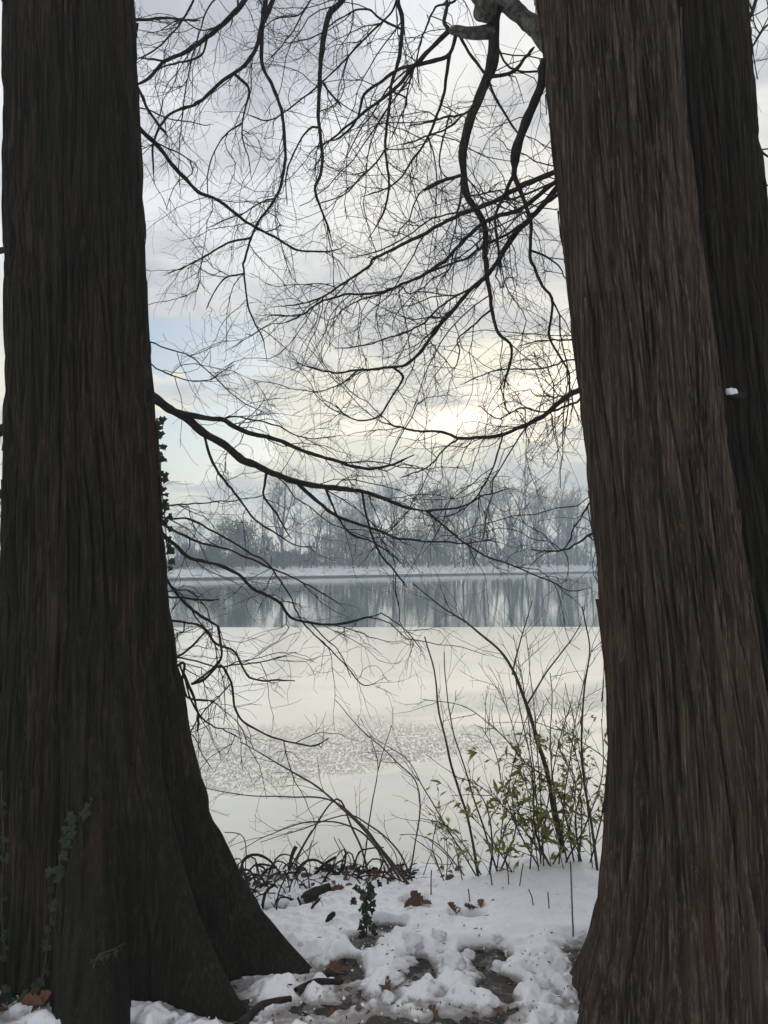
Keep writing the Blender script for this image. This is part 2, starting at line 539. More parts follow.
fx = np.linspace(-330, 330, 420)
fd = np.array([-2, -0.6, 0, 0.12, 0.25, 0.6, 1.2, 2, 3, 4.5, 6, 8, 10, 12.5, 15, 20, 28, 40, 70, 120, 190.])
X, D = np.meshgrid(fx, fd, indexing='ij')
idx = np.arange(X.size).reshape(X.shape)
q = np.stack([idx[:-1, :-1], idx[1:, :-1], idx[1:, 1:], idx[:-1, 1:]], -1).reshape(-1, 4)
m, t, b = pbr('far_snow_and_kerb')
geo = t.n('ShaderNodeNewGeometry'); sp = t.n('ShaderNodeSeparateXYZ'); t.l(geo.outputs['Position'], sp.inputs[0])
n = t.noise(geo.outputs['Position'], 0.9, 5, 0.6, 0.4)
up = t.math('ADD', sp.outputs[2], t.math('MULTIPLY_ADD', n, 0.25, -0.125))
c = t.mix(t.step(up, -0.70, -0.64), (0.06, 0.055, 0.05), t.mix(t.step(n, 0.50, 0.68), (0.76, 0.77, 0.79), (0.22, 0.20, 0.18)))
t.l(c, b.inputs['Base Color']); b.inputs['Roughness'].default_value = 0.8
M_farsnow = m
tag(obj('far_bank', mesh_from('far_bank', np.stack([X, shore_y(X) + D, far_z(X, D)], -1).reshape(-1, 3), q), M_farsnow), kind='structure')


# ------------------------------------------------------------------ trunks
def trunk_mesh(name, axis_px, Yc, top, rows_fine, nth, buttress, seed, base_z, fiss=1.0):
    """axis_px: (py, left edge px, right edge px) measured up the trunk; gives centre and radius by height"""
    zs, cx, rr = [], [], []
    for py, l, r_ in axis_px:
        a, b_ = P(l, py, Yc), P(r_, py, Yc)
        zs.append(a[2]); cx.append((a[0] + b_[0]) / 2); rr.append((b_[0] - a[0]) / 2 * 0.955)
    o_ = np.argsort(zs); zs = np.array(zs)[o_]; cx = np.array(cx)[o_]; rr = np.array(rr)[o_]
    zs = np.append(zs, [top]); cx = np.append(cx, cx[-1] + (cx[-1] - cx[-3]) * 0.35); rr = np.append(rr, 0.07)
    zr = np.concatenate([np.linspace(base_z, 4.5, rows_fine), np.linspace(4.6, top, 60)])
    th = np.arange(nth) * 2 * np.pi / nth
    c = np.interp(zr, zs, cx); r0 = np.interp(zr, zs, rr)
    k = np.ones(9) / 9
    pad = lambda v: np.convolve(np.pad(v, 4, mode='edge'), k, mode='valid')
    c, r0 = pad(c), pad(r0)
    Z, TH = np.meshgrid(zr, th, indexing='ij')
    RAD = np.repeat(r0[:, None], nth, 1)
    RAD = RAD * (1 + 0.035 * perlin(np.cos(TH) * 1.3 + seed, np.sin(TH) * 1.3, Z * 0.5))
    for ang, amp, decay, wd in buttress:
        sway = R(ang) + 0.05 * np.sin(Z * 2.1 + ang)
        d = (TH - sway + np.pi) % (2 * np.pi) - np.pi
        RAD = RAD + amp * np.exp(-np.maximum(Z, -0.05) / decay) * np.exp(-(d / R(wd)) ** 2)
    # bark: long interlacing fibrous strips with fissures between
    ux, uy = np.cos(TH) * 0.32, np.sin(TH) * 0.32
    wx = 0.020 * perlin(ux * 5, uy * 5, Z * 1.3 + seed); wy = 0.020 * perlin(ux * 5 + 9, uy * 5, Z * 1.3 + seed)
    a1 = perlin((ux + wx) / 0.055, (uy + wy) / 0.055, Z / 0.75 + seed * 1.7)
    a2 = perlin((ux + wx) / 0.024 + 5, (uy + wy) / 0.024, Z / 0.38 + seed)
    a3 = perlin((ux + wx * 0.8) / 0.010 + 2, (uy + wy * 0.8) / 0.010, Z / 0.22 + seed)
    f1 = 1 - smooth(0.0, 0.26, np.abs(a1)); f2 = 1 - smooth(0.0, 0.30, np.abs(a2))
    a4 = perlin(ux / 0.0075 + 3, uy / 0.0075, Z / 0.13 + seed)
    RAD = RAD + 0.012 * a4 * np.clip(RAD / 0.36 - 1, 0, 1)
    RAD = RAD - fiss * (0.019 * f1 + 0.010 * f2) + fiss * (0.006 * a2 + 0.006 * a3)
    X = c[:, None] + RAD * np.cos(TH); Y = Yc + RAD * np.sin(TH)
    v = np.stack([X, Y, Z], -1).reshape(-1, 3)
    nr = len(zr)
    ix = np.arange(nr * nth).reshape(nr, nth)
    q = np.stack([ix[:-1], np.roll(ix, -1, 1)[:-1], np.roll(ix, -1, 1)[1:], ix[1:]], -1).reshape(-1, 4)
    origin = np.array([c[0], Yc, 0.0])
    # peeling fibres: narrow strips that follow the bark and lift at an end
    G = np.stack([X, Y, Z], -1); g = np.random.default_rng(int(seed * 10))
    sv, sq, off = [], [], 0
    cen = np.stack([c, np.full_like(c, Yc), zr], -1)
    for _ in range(240):
        k0 = g.integers(0, nth); r0_ = g.integers(4, max(5, rows_fine - 30)); ln = g.integers(5, 22); wd = g.integers(1, 3)
        rows = np.arange(r0_, min(r0_ + ln, nr - 1)); m_ = len(rows)
        drift = np.round(np.linspace(0, g.normal(0, 2.0), m_)).astype(int)
        lift = 0.004 + 0.018 * np.linspace(1, 0, m_) ** 2 * g.random() * (1 if g.random() < 0.5 else 0.3)
        if g.random() < 0.4: lift = lift[::-1]
        ringp = []
        for e_, extra in ((0, 0), (wd, 0), (wd, -0.003), (0, -0.003)):
            p_ = G[rows, (k0 + drift + e_) % nth]; nrm = p_ - cen[rows]; nrm /= np.linalg.norm(nrm, axis=1, keepdims=True)
            ringp.append(p_ + nrm * (lift[:, None] + extra))
        sv.append(np.stack(ringp, 1).reshape(-1, 3))
        a_ = np.arange(m_ - 1)[:, None] * 4 + np.arange(4)[None]; b2 = np.arange(m_ - 1)[:, None] * 4 + (np.arange(4)[None] + 1) % 4
        sq.append(np.stack([a_, b2, b2 + 4, a_ + 4], -1).reshape(-1, 4) + off); off += m_ * 4
    strips = mesh_from('bark_fibres', np.concatenate(sv) - origin, np.concatenate(sq), smooth_=False)
    return mesh_from(name, v - origin, q), origin, strips


def tree(name, label, *args):
    me, org, strips = trunk_mesh('trunk', *args[:-1])
    root = empty(name, org)
    tk = obj('trunk', me, args[-1], root)
    tag(obj('bark_fibres', strips, args[-1], tk), kind='stuff')
    tag(root, label, 'tree')
    return root, org


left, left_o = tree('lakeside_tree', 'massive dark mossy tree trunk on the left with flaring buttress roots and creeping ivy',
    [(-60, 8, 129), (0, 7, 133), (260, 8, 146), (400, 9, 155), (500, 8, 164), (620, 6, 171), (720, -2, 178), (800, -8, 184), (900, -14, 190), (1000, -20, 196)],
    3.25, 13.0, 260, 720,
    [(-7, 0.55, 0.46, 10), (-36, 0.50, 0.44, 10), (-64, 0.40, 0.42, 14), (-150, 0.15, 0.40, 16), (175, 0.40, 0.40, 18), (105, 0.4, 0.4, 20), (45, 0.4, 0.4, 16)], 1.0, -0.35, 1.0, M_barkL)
right, right_o = tree('lakeside_tree', 'broad reddish brown tree trunk nearest on the right, leaning left, with stringy bark',
    [(-60, 528, 656), (0, 537, 670), (150, 552, 687), (300, 567, 706), (450, 584, 725), (560, 596, 742), (640, 603, 754), (720, 608, 766), (800, 609, 780), (900, 604, 792), (1024, 598, 802)],
    2.60, 13.0, 260, 720,
    [(190, 0.16, 0.34, 26), (-118, 0.14, 0.35, 20), (-60, 0.16, 0.35, 20), (5, 0.3, 0.4, 20), (60, 0.3, 0.4, 18), (125, 0.25, 0.35, 18)], 4.0, -0.35, 1.0, M_barkR)
back, back_o = tree('lakeside_tree', 'dark tree trunk half hidden behind the broad right hand trunk, at the picture edge',
    [(-60, 616, 734), (0, 620, 743), (150, 634, 756), (300, 646, 771), (450, 660, 790), (560, 672, 806), (640, 684, 820), (720, 692, 834), (800, 700, 850), (1024, 710, 880)],
    3.25, 12.0, 200, 440,
    [(20, 0.3, 0.4, 22), (100, 0.3, 0.4, 20), (200, 0.2, 0.4, 20)], 8.0, -0.35, 0.9, M_barkB)

# ------------------------------------------------------------------ branches
TILE = {1: (130, 0), 2: (360, 0), 3: (140, 240), 4: (360, 240), 5: (140, 440), 6: (360, 440), 7: (170, 660), 8: (370, 620)}
KZ = 254 / 768.0


def T(n, *pts):
    ox, oy = TILE[n]
    return [(ox + x * KZ, oy + y * KZ) for x, y in pts]


ALL = []       # (pixel pts, world pts, owner) of every limb, so that forks start on their limb


def limb(owner, px, w0, w1, d0=None, d1=4.0, tw=1.0, mat=None, fork=True, lead=None, wob=0.05, tl=1.0):
    """one limb through picture points px, w0/w1 thickness in picture points, d0/d1 distance"""
    px = [np.array(p, float) for p in px]
    start = None
    if d0 is None:
        best = 1e9
        for pp, wp, _ in ALL:
            d = np.hypot(pp[:, 0] - px[0][0], pp[:, 1] - px[0][1]); i = d.argmin()
            if d[i] < best: best, start = d[i], wp[i]
        d0 = start[1]
    L = np.concatenate([[0], np.cumsum([np.linalg.norm(px[i + 1] - px[i]) for i in range(len(px) - 1)])]); L /= L[-1]
    ph = random.random() * 9
    pts = [P(p[0], p[1], d0 + (d1 - d0) * s + wob * math.sin(6 * s + ph) * min(1, 3 * s)) for p, s in zip(px, L)]
    if start is not None: pts[0] = start
    if lead is not None: pts = [np.array(lead, float)] + pts
    c = resample(catmull(pts, 8), 0.022)
    n = len(c)
    s = np.linspace(0, 1, n)
    amp = np.minimum(1, 5 * s)[:, None]
    sd_ = random.random() * 50
    L3 = s * n * 0.022
    c = c + amp * (0.011 * np.stack([perlin(L3 * 5, sd_ + k_, 0.3) for k_ in (0, 5, 9)], 1) + 0.0042 * np.stack([perlin(L3 * 17, sd_ + k_, 0.3) for k_ in (2, 7, 11)], 1))
    dep = c[:, 1]
    rad = 1.05 * (w0 + (w1 - w0) * s ** 0.8) / 2 / FPX * dep
    rad = np.maximum(rad * (1 + 0.22 * perlin(L3 * 19, sd_ + 2, 0.7) + 0.30 * np.maximum(0, perlin(L3 * 6, sd_ + 7, 0.2)) * (1 - s)), 0.0011)
    rad = rad * np.clip((1 - s) / 0.06, 0.55, 1)
    ALL.append((np.stack([np.interp(s, L, [p[0] for p in px]), np.interp(s, L, [p[1] for p in px])], 1), c, owner))
    root, org = owner
    o = tube_obj('branch', [(c, rad)], mat or M_branch, root, 8 if w0 > 4 else 6, org)
    if tw > 0: twigs(o, c, rad, org, tw, tl)
    return o


def shoot(p0, d, length, n, r0, droop, wander):
    pts = [p0]; p = p0.copy(); d = d / np.linalg.norm(d)
    st = length / n
    for i in range(n):
        d = d + rng.normal(0, wander, 3) + np.array([0, 0, -droop])
        d /= np.linalg.norm(d)
        p = p + d * st
        pts.append(p)
    return np.array(pts), np.linspace(r0, max(r0 * 0.45, 0.0007), n + 1)


def perp(tg, low=0.35, high=1.0):
    v = rng.normal(size=3); v -= tg * v.dot(tg); v /= np.linalg.norm(v) + 1e-9
    a = rng.uniform(low, high)
    return tg * math.cos(a) + v * math.sin(a)


def twigs(parent, c, rad, org, dens, tl):
    n = len(c); Ltot = n * 0.022
    lines = []
    m1 = max(2, int(Ltot * 8.0 * dens))
    for _ in range(m1):
        i = int(n * (0.08 + 0.92 * rng.random() ** 0.8)); i = min(max(i, 1), n - 2)
        tg = c[i + 1] - c[i - 1]; tg /= np.linalg.norm(tg) + 1e-9
        big = rng.random() < 0.3
        r1 = min(rad[i] * 0.7, rng.uniform(0.0034, 0.0050) if big else rng.uniform(0.0022, 0.0034))
        L1 = tl * (rng.uniform(0.45, 0.95) if big else rng.uniform(0.14, 0.5))
        p1, q1 = shoot(c[i], perp(tg, 0.4, 1.1), L1, 11 if big else 7, r1, rng.uniform(-0.01, 0.09), 0.22)
        lines.append((p1, q1)); m = len(p1) - 1
        for _ in range(rng.integers(6, 11) if big else rng.integers(2, 6)):
            j = rng.integers(1, m)
            t1 = p1[j + 1] - p1[j - 1]; t1 /= np.linalg.norm(t1) + 1e-9
            p2, q2 = shoot(p1[j], perp(t1, 0.4, 1.05), tl * rng.uniform(0.06, 0.30), 6, max(q1[j] * 0.62, 0.0010), rng.uniform(-0.03, 0.10), 0.25)
            lines.append((p2, q2))
            for _ in range(rng.integers(0, 3)):
                k = rng.integers(1, 5)
                t2 = p2[k + 1] - p2[k - 1]; t2 /= np.linalg.norm(t2) + 1e-9
                p3, q3 = shoot(p2[k], perp(t2, 0.4, 1.0), tl * rng.uniform(0.03, 0.13), 3, max(q2[k] * 0.7, 0.0008), 0.04, 0.25)
                lines.append((p3, q3))
    o = tube_obj('twigs', lines, M_twig, parent, 3, org)
    o['kind'] = 'stuff'


def blob(name, mat, size, seed, rough=0.35, squash=(1, 1, 1), freq=1.6, sub=3):
    import bmesh
    bm = bmesh.new(); bmesh.ops.create_icosphere(bm, subdivisions=sub, radius=1.0)
    me = bpy.data.meshes.new(name); bm.to_mesh(me); bm.free()
    c_ = np.zeros(len(me.vertices) * 3, np.float32); me.vertices.foreach_get('co', c_); c_ = c_.reshape(-1, 3).astype(float)
    f = 1 + rough * fbm(c_[:, 0] * freq + seed * 3.1, c_[:, 1] * freq, c_[:, 2] * freq, 3)
    c_ = c_ * f[:, None] * np.array(squash) * size
    me.vertices.foreach_set('co', c_.astype(np.float32).ravel())
    me.polygons.foreach_set('use_smooth', np.full(len(me.polygons), True)); me.update()
    me.materials.append(mat)
    return me


LT, RT, BT = (left, left_o), (right, right_o), (back, back_o)
aL = lambda z, dx=0.0: (-1.22 + dx, 3.25, z)
aR = lambda z: (0.85, 2.62, z)
# --- right tree: high limb above the picture from which the drooping branches hang
limb(RT, [(600, -330), (520, -235), (440, -150), (390, -95), (340, -75), (290, -72), (255, -62), (205, -80)], 34, 9, 2.62, 4.5, 0.8, lead=(0.70, 2.6, P(640, -360, 2.6)[2]))
limb(RT, [(580, 80), (549, 44), (530, 22), (508, 5), (487, 2), (470, -14), (440, -40)], 27, 12, 2.66, 3.2, 0.35, M_grey, lead=(0.80, 2.62, P(580, 110, 2.6)[2]))
limb(RT, [(487, 8)] + T(2, (402, 70), (405, 130), (400, 200), (370, 280), (335, 360), (315, 450), (312, 500), (330, 590), (370, 660), (378, 720), (376, 786)) + T(4, (380, 60), (395, 170), (415, 280), (450, 320), (450, 370), (435, 440), (440, 500)), 13, 1.2, None, 3.4, 1.0)
kn = obj('knob', blob('knob', M_grey, 0.046, 4.0), None, right); kn.location = P(485, 8, 2.93) - right_o
limb(RT, T(2, (402, 105), (330, 105), (268, 95)), 12, 9, None, 3.05, 0.2, M_grey)
limb(RT, T(2, (268, 95), (210, 150), (160, 200), (110, 265), (0, 350)) + [(330, 140), (318, 150)], 5, 1.5, None, 3.6)
limb(RT, T(2, (290, 122), (270, 165), (200, 185), (120, 205), (60, 255), (10, 290)) + T(1, (680, 365), (630, 415), (585, 425)), 4.5, 1.6, None, 3.7)
limb(RT, T(2, (300, 120), (345, 185), (380, 230)), 3.5, 3, None, 3.1, 0.4)
limb(RT, T(2, (268, 95), (255, 60), (262, 0)) + [(440, -40)], 4, 3, None, 3.3, 0.6)
limb(RT, T(2, (270, 165), (262, 220), (245, 300), (200, 420), (150, 490), (100, 560), (0, 600)), 3.6, 1.2, None, 3.9)
limb(RT, T(2, (312, 492), (260, 545), (195, 580)), 4, 2.6, None, 3.3, 0.8)
limb(RT, T(2, (365, 285), (300, 350), (230, 360), (140, 388)), 2.6, 1.2, None, 3.6)
limb(RT, T(2, (335, 330), (270, 390), (215, 410), (120, 440)), 2.4, 1.2, None, 3.7)
limb(RT, T(2, (290, 350), (245, 450), (245, 510), (280, 545)), 2.2, 1.2, None, 3.5, 0.8)
limb(RT, T(2, (400, 240), (460, 212), (530, 140)), 3.6, 3.6, None, 3.0, 0.6)
limb(RT, T(2, (420, 110), (435, 180), (465, 212), (555, 217)), 2.6, 1.8, None, 2.9, 0.8)
limb(RT, T(2, (400, 260), (430, 330), (480, 410)), 2.4, 2.0, None, 3.1, 0.6)
limb(RT, T(2, (570, 190), (555, 240), (535, 300), (500, 370), (475, 440), (466, 532)), 8.5, 9.5, 2.66, 2.95, 0.2, lead=aR(3.2))
limb(RT, T(2, (467, 535), (430, 600), (410, 660), (415, 740), (420, 800)) + T(4, (430, 110)), 4, 2, None, 3.2)
limb(RT, T(2, (470, 535), (500, 620), (515, 700), (515, 786)) + T(4, (525, 80), (550, 140), (585, 190), (578, 290), (600, 350), (630, 400), (632, 450), (625, 540), (615, 620)), 4.5, 1.2, None, 3.1)
limb(RT, T(2, (620, 505), (595, 515), (540, 540), (470, 580), (400, 615), (300, 650), (220, 690), (130, 740), (40, 786)) + T(3, (700, 75), (620, 130), (560, 165), (490, 195), (400, 205)), 6, 1.2, 2.70, 4.3, 1.3, lead=aR(2.95))
limb(RT, T(2, (620, 530), (595, 545), (500, 620), (420, 655), (340, 700), (260, 786)) + T(4, (250, 70), (150, 130), (70, 155), (0, 165)) + T(3, (620, 168), (540, 190), (480, 225), (380, 225)), 5.5, 1.2, 2.72, 4.5, 1.3, lead=aR(2.9))
limb(RT, T(2, (620, 545), (595, 570), (520, 660), (460, 720), (420, 786)) + T(4, (400, 85), (340, 145), (270, 220), (210, 300), (150, 370), (90, 385), (0, 392)) + T(3, (600, 402), (540, 395), (470, 370)), 6.5, 1.2, 2.74, 4.6, 1.2, lead=aR(2.85))
limb(RT, T(2, (620, 570), (600, 590), (540, 640), (470, 690), (380, 740), (300, 790)) + T(4, (180, 110), (90, 150), (-20, 190), (-90, 240)), 3.5, 1.2, 2.76, 4.6, 1.2, lead=aR(2.8))
limb(RT, T(2, (560, 540), (500, 590), (420, 610), (330, 640), (220, 660)) + [(410, 235), (380, 250), (350, 258)], 2.6, 1.1, None, 4.2, 1.2)
limb(RT, T(4, (150, 372), (130, 420), (100, 470), (60, 530), (0, 545)) + T(3, (620, 530), (590, 490)), 2.6, 1.2, None, 4.6, 1.2)
limb(RT, T(4, (340, 145), (260, 190), (180, 260), (100, 290), (0, 320), (-80, 330)), 2.2, 1.1, None, 4.6, 1.2)
limb(RT, T(4, (392, 195), (330, 265), (295, 300), (300, 340), (280, 400)), 2.2, 1.1, None, 3.7, 1.2)
limb(RT, T(4, (690, 440), (672, 450), (620, 480), (570, 520), (500, 560), (430, 590), (380, 597), (310, 600), (240, 580), (150, 575), (60, 550)), 6.5, 1.3, 2.74, 4.4, 1.2, lead=aR(2.05))
limb(RT, T(4, (310, 600), (250, 640), (200, 690), (120, 720)), 2, 1.1, None, 4.5, 1.2)
limb(RT, T(4, (430, 592), (410, 660), (380, 740), (330, 800), (250, 840)), 2, 1.0, None, 4.2, 1.2)
limb(RT, T(4, (690, 470), (650, 490), (560, 520), (480, 510), (420, 540), (360, 500)), 3, 1.0, 2.76, 3.9, 1.2, lead=aR(2.0))
limb(RT, T(4, (680, 350), (655, 356), (560, 385), (400, 396), (300, 440)), 2.2, 1.0, 2.76, 3.9, 1.0, lead=aR(2.3))
limb(RT, T(4, (672, 300), (640, 302), (560, 300), (480, 315)), 2.0, 1.0, 2.76, 3.7, 1.0, lead=aR(2.45))
limb(RT, T(4, (560, 30), (590, 70), (625, 130)), 2.2, 1.0, None, 3.3, 1.0)
limb(RT, T(6, (740, 165), (712, 182), (680, 210), (650, 270), (610, 330), (550, 335)), 2.3, 1.0, 2.74, 3.6, 0.6, lead=aR(1.85))
limb(RT, T(6, (740, 262), (715, 275), (660, 310), (610, 335), (510, 330)), 2.8, 1.2, 2.74, 3.7, 0.7, lead=aR(1.7))
# --- drooping branches from the high limb
limb(RT, [(385, -92), (358, -30)] + T(1, (640, 0), (605, 40), (585, 100), (575, 200), (570, 260), (570, 340), (577, 420), (575, 520), (560, 575), (580, 640), (605, 700), (612, 745)), 7, 1.8, None, 4.6)
limb(RT, T(1, (580, 190), (595, 270), (640, 328)), 2.7, 1.8, None, 4.3, 0.7)
limb(RT, T(1, (570, 345), (540, 390), (490, 480), (470, 540), (475, 620)), 2.4, 1.2, None, 4.6)
limb(RT, [(292, -72), (280, -30)] + T(1, (430, 0), (400, 70), (385, 130), (345, 195), (270, 255), (215, 300), (140, 335), (105, 360), (75, 420), (70, 480), (75, 560)), 6, 1.6, None, 4.7)
limb(RT, [(284, -71), (270, -30)] + T(1, (412, 0), (402, 70), (398, 130), (400, 200), (435, 260), (458, 340), (465, 420), (470, 480), (455, 560), (430, 620), (380, 680), (345, 786)) + T(3, (310, 75), (320, 150), (330, 210), (370, 300), (385, 370)), 5, 1.2, None, 5.0)
limb(RT, T(1, (345, 200), (358, 270), (350, 330), (338, 420), (355, 480), (365, 540)), 2.8, 1.0, None, 4.8, 1.2)
limb(RT, T(1, (338, 365), (290, 410), (250, 470), (235, 540), (240, 600)), 1.8, 1.0, None, 4.8, 1.2)
limb(RT, T(1, (380, 685), (300, 735), (215, 786)) + T(3, (210, 45), (140, 80), (70, 110)), 2.4, 1.0, None, 5.0, 1.0)
limb(RT, T(3, (310, 75), (260, 115), (225, 160), (200, 210)), 2.0, 1.0, None, 5.0, 1.0)
limb(RT, T(1, (455, 560), (400, 610), (330, 650), (230, 690)), 1.8, 1.0, None, 5.0, 1.0)
limb(RT, [(262, -64), (255, -20)] + T(1, (350, 0), (310, 45), (250, 105), (190, 145), (110, 185), (60, 235), (10, 258)), 6.5, 3, None, 4.6)
limb(RT, T(1, (250, 108), (215, 160), (170, 185), (100, 200), (60, 240)), 2.6, 1.4, None, 4.6)
limb(RT, T(1, (110, 185), (80, 180), (30, 175)), 2.6, 1.4, None, 4.5, 0.6)
limb(RT, [(225, -70), (205, -30)] + T(1, (190, 0), (140, 90), (70, 155), (15, 185)), 2.8, 1.6, None, 4.7)
limb(RT, [(420, -122), (400, -50)] + T(1, (800, 20), (720, 100), (660, 170), (570, 255), (470, 340), (410, 365), (330, 340)), 2.8, 1.2, None, 4.9)
limb(RT, [(330, -74), (325, -30)] + T(1, (550, 0), (500, 80), (450, 150), (410, 190)), 2.0, 1.2, None, 4.7)
limb(RT, [(402, -104), (397, -50)] + T(2, (110, 0), (128, 60), (125, 150), (100, 240), (88, 330), (80, 460), (90, 560), (60, 660), (30, 720)), 6, 1.6, None, 4.4)
limb(RT, T(2, (100, 240), (140, 300), (110, 380), (90, 420)), 2.0, 1.2, None, 4.4)
limb(RT, T(2, (85, 440), (40, 500), (0, 540)) + T(1, (640, 590), (560, 620)), 2.2, 1.0, None, 4.7, 1.1)
limb(RT, T(2, (128, 50), (60, 60), (20, 30)) + [(350, 12), (320, 35), (290, 42)], 2.4, 1.0, None, 4.5)
limb(RT, [(460, -20)] + T(2, (290, 0), (240, 20), (200, 80), (170, 180), (140, 280), (130, 380)), 2.6, 1.2, None, 4.2)
limb(RT, [(300, -73), (312, -20)] + T(1, (520, 40), (440, 60), (380, 100)), 2.0, 1.0, None, 4.6)
limb(RT, [(245, -66), (238, 0)] + T(1, (300, 60), (220, 90), (150, 60), (80, 100)), 2.4, 1.0, None, 4.7)
limb(RT, [(235, -68), (220, -10)] + T(1, (240, 20), (180, 190), (160, 330), (150, 470), (150, 600)), 1.8, 1.0, None, 4.9, 0.9)
# --- left tree
limb(LT, T(1, (-40, 330), (30, 390), (90, 445), (190, 565), (260, 605), (330, 655), (420, 705), (490, 745), (520, 755), (610, 758), (655, 740)), 5, 1.6, 3.4, 4.5, 0.5, lead=aL(3.6))
limb(LT, T(1, (-40, 70), (15, 62), (100, 55), (215, 60)), 3, 2.2, 3.5, 4.0, 0.4, lead=aL(4.0))
limb(LT, T(1, (-30, 180), (28, 265), (60, 340), (118, 415)), 3, 2.8, 3.5, 4.0, 0.4, lead=aL(3.95))
limb(LT, T(1, (-30, 310), (20, 320), (130, 360), (255, 382)), 1.8, 0.9, 3.5, 4.0, 0.5, lead=aL(3.7))
limb(LT, T(3, (-20, 455), (45, 485), (90, 512), (145, 540), (200, 590), (255, 625), (300, 660), (370, 690), (460, 730)) + T(5, (560, 140), (660, 155), (768, 190)) + T(6, (200, 220)), 10, 3, 3.3, 4.7, 0.9, lead=aL(2.25))
limb(LT, T(6, (200, 220), (310, 200), (370, 170), (450, 145)), 2.6, 1.2, None, 5.0, 0.8)
limb(LT, T(6, (200, 220), (290, 290), (380, 350), (480, 385), (560, 420), (640, 455), (700, 445)), 2.2, 1.0, None, 5.2, 0.5)
limb(LT, T(3, (140, 535), (200, 540), (255, 548), (330, 585), (420, 610), (520, 650), (600, 670), (690, 690), (768, 680)) + T(4, (100, 680), (160, 650)), 6, 2, None, 4.4, 1.0)
limb(LT, T(3, (255, 548), (300, 535), (400, 560), (520, 600), (620, 590)), 1.8, 0.9, None, 4.3, 0.9)
limb(LT, T(5, (460, 125), (520, 170), (600, 230), (680, 260), (768, 295)) + T(6, (150, 305), (210, 310), (330, 312), (420, 300)), 3.8, 1.2, None, 5.0, 0.8)
limb(LT, T(5, (545, 145), (600, 230), (640, 280), (700, 310), (768, 350)) + T(6, (130, 375)), 2.6, 1.2, None, 4.8, 0.8)
limb(LT, T(5, (660, 155), (690, 240), (720, 330), (768, 400)) + T(6, (142, 445)), 2.4, 1.4, None, 4.8, 0.5)
limb(LT, T(5, (195, 0), (215, 50), (260, 125), (310, 190), (360, 250), (420, 290), (470, 320), (540, 325)), 3, 1.2, None, 4.3, 0.8)
limb(LT, T(5, (370, 88), (375, 170), (410, 220), (440, 270), (460, 300)), 2.8, 1.2, None, 4.3, 0.8)
limb(LT, T(5, (20, 190), (80, 195), (190, 190), (320, 180), (400, 160)), 1.9, 1.0, 3.4, 4.2, 0.7, lead=aL(1.85))
limb(LT, T(5, (20, 225), (80, 235), (160, 245), (250, 290), (330, 340), (400, 390), (460, 480), (500, 560), (560, 620), (620, 680), (680, 740), (745, 715)), 2.4, 1.0, 3.4, 4.6, 0.5, lead=aL(1.75))
limb(LT, T(5, (20, 240), (80, 265), (170, 310), (260, 330), (330, 360), (400, 390), (470, 420), (550, 460), (620, 510)), 3, 1.0, 3.4, 4.7, 0.6, lead=aL(1.7))
limb(LT, T(5, (20, 270), (90, 310), (150, 350), (240, 380), (300, 410), (350, 450), (420, 490), (460, 535), (530, 555), (610, 555), (670, 540), (730, 520)), 4, 2.3, 3.4, 4.3, 0.6, lead=aL(1.6))
limb(LT, T(5, (730, 520), (790, 560), (840, 620), (850, 640)), 1.3, 0.9, None, 4.5, 0.6)
limb(LT, T(5, (540, 560), (560, 600), (610, 650), (640, 720)), 1.3, 0.9, None, 4.4, 0.8)
limb(LT, T(5, (40, 380), (95, 440), (150, 510), (235, 560)), 3.2, 2.6, 3.4, 3.8, 0.5, lead=aL(1.3))
limb(LT, T(5, (235, 560), (240, 610), (245, 660), (215, 700), (155, 740)), 2.6, 2.0, None, 3.9, 0.8)
limb(LT, T(5, (40, 478), (95, 480), (240, 480)), 2.9, 2.3, 3.4, 3.7, 0.15, lead=aL(1.05))
limb(LT, T(5, (120, 480), (180, 560), (225, 610), (290, 640), (320, 700), (350, 722), (470, 724)), 2.6, 1.9, None, 4.0, 0.6)
limb(LT, T(5, (60, 655), (120, 655), (220, 685), (300, 680), (400, 660), (470, 640)), 2.3, 1.1, 3.4, 4.1, 0.8, lead=aL(0.9))
limb(LT, T(5, (60, 690), (120, 650), (180, 600), (215, 575)), 2.2, 1.8, 3.4, 3.7, 0.5, lead=aL(0.8))
limb(LT, T(7, (60, 90), (100, 60), (150, 15), (185, 70), (195, 140), (230, 190), (300, 235), (380, 250), (440, 262), (480, 238)), 2.6, 1.6, None, 4.1, 0.8)
limb(LT, T(7, (20, 20), (40, 60), (60, 110), (130, 122)), 2.8, 2.2, 3.4, 3.6, 0.3, lead=aL(0.75))
limb(LT, T(7, (75, 100), (85, 160), (85, 215)), 2.6, 2.0, None, 3.7, 0.4)
limb(LT, T(7, (60, 110), (95, 170), (160, 210), (215, 240)), 1.9, 1.2, None, 3.9, 0.6)
limb(LT, T(7, (20, 220), (60, 225), (130, 330)), 1.4, 0.9, 3.45, 3.8, 0.5, lead=aL(0.55))
limb(LT, T(3, (20, 310), (60, 320), (150, 350), (230, 420), (300, 480), (390, 530)), 1.5, 0.9, 3.4, 4.2, 0.8, lead=aL(2.55))
limb(LT, T(3, (20, 370), (60, 390), (130, 420), (200, 425), (280, 380)), 1.7, 0.9, 3.4, 4.0, 0.8, lead=aL(2.4))
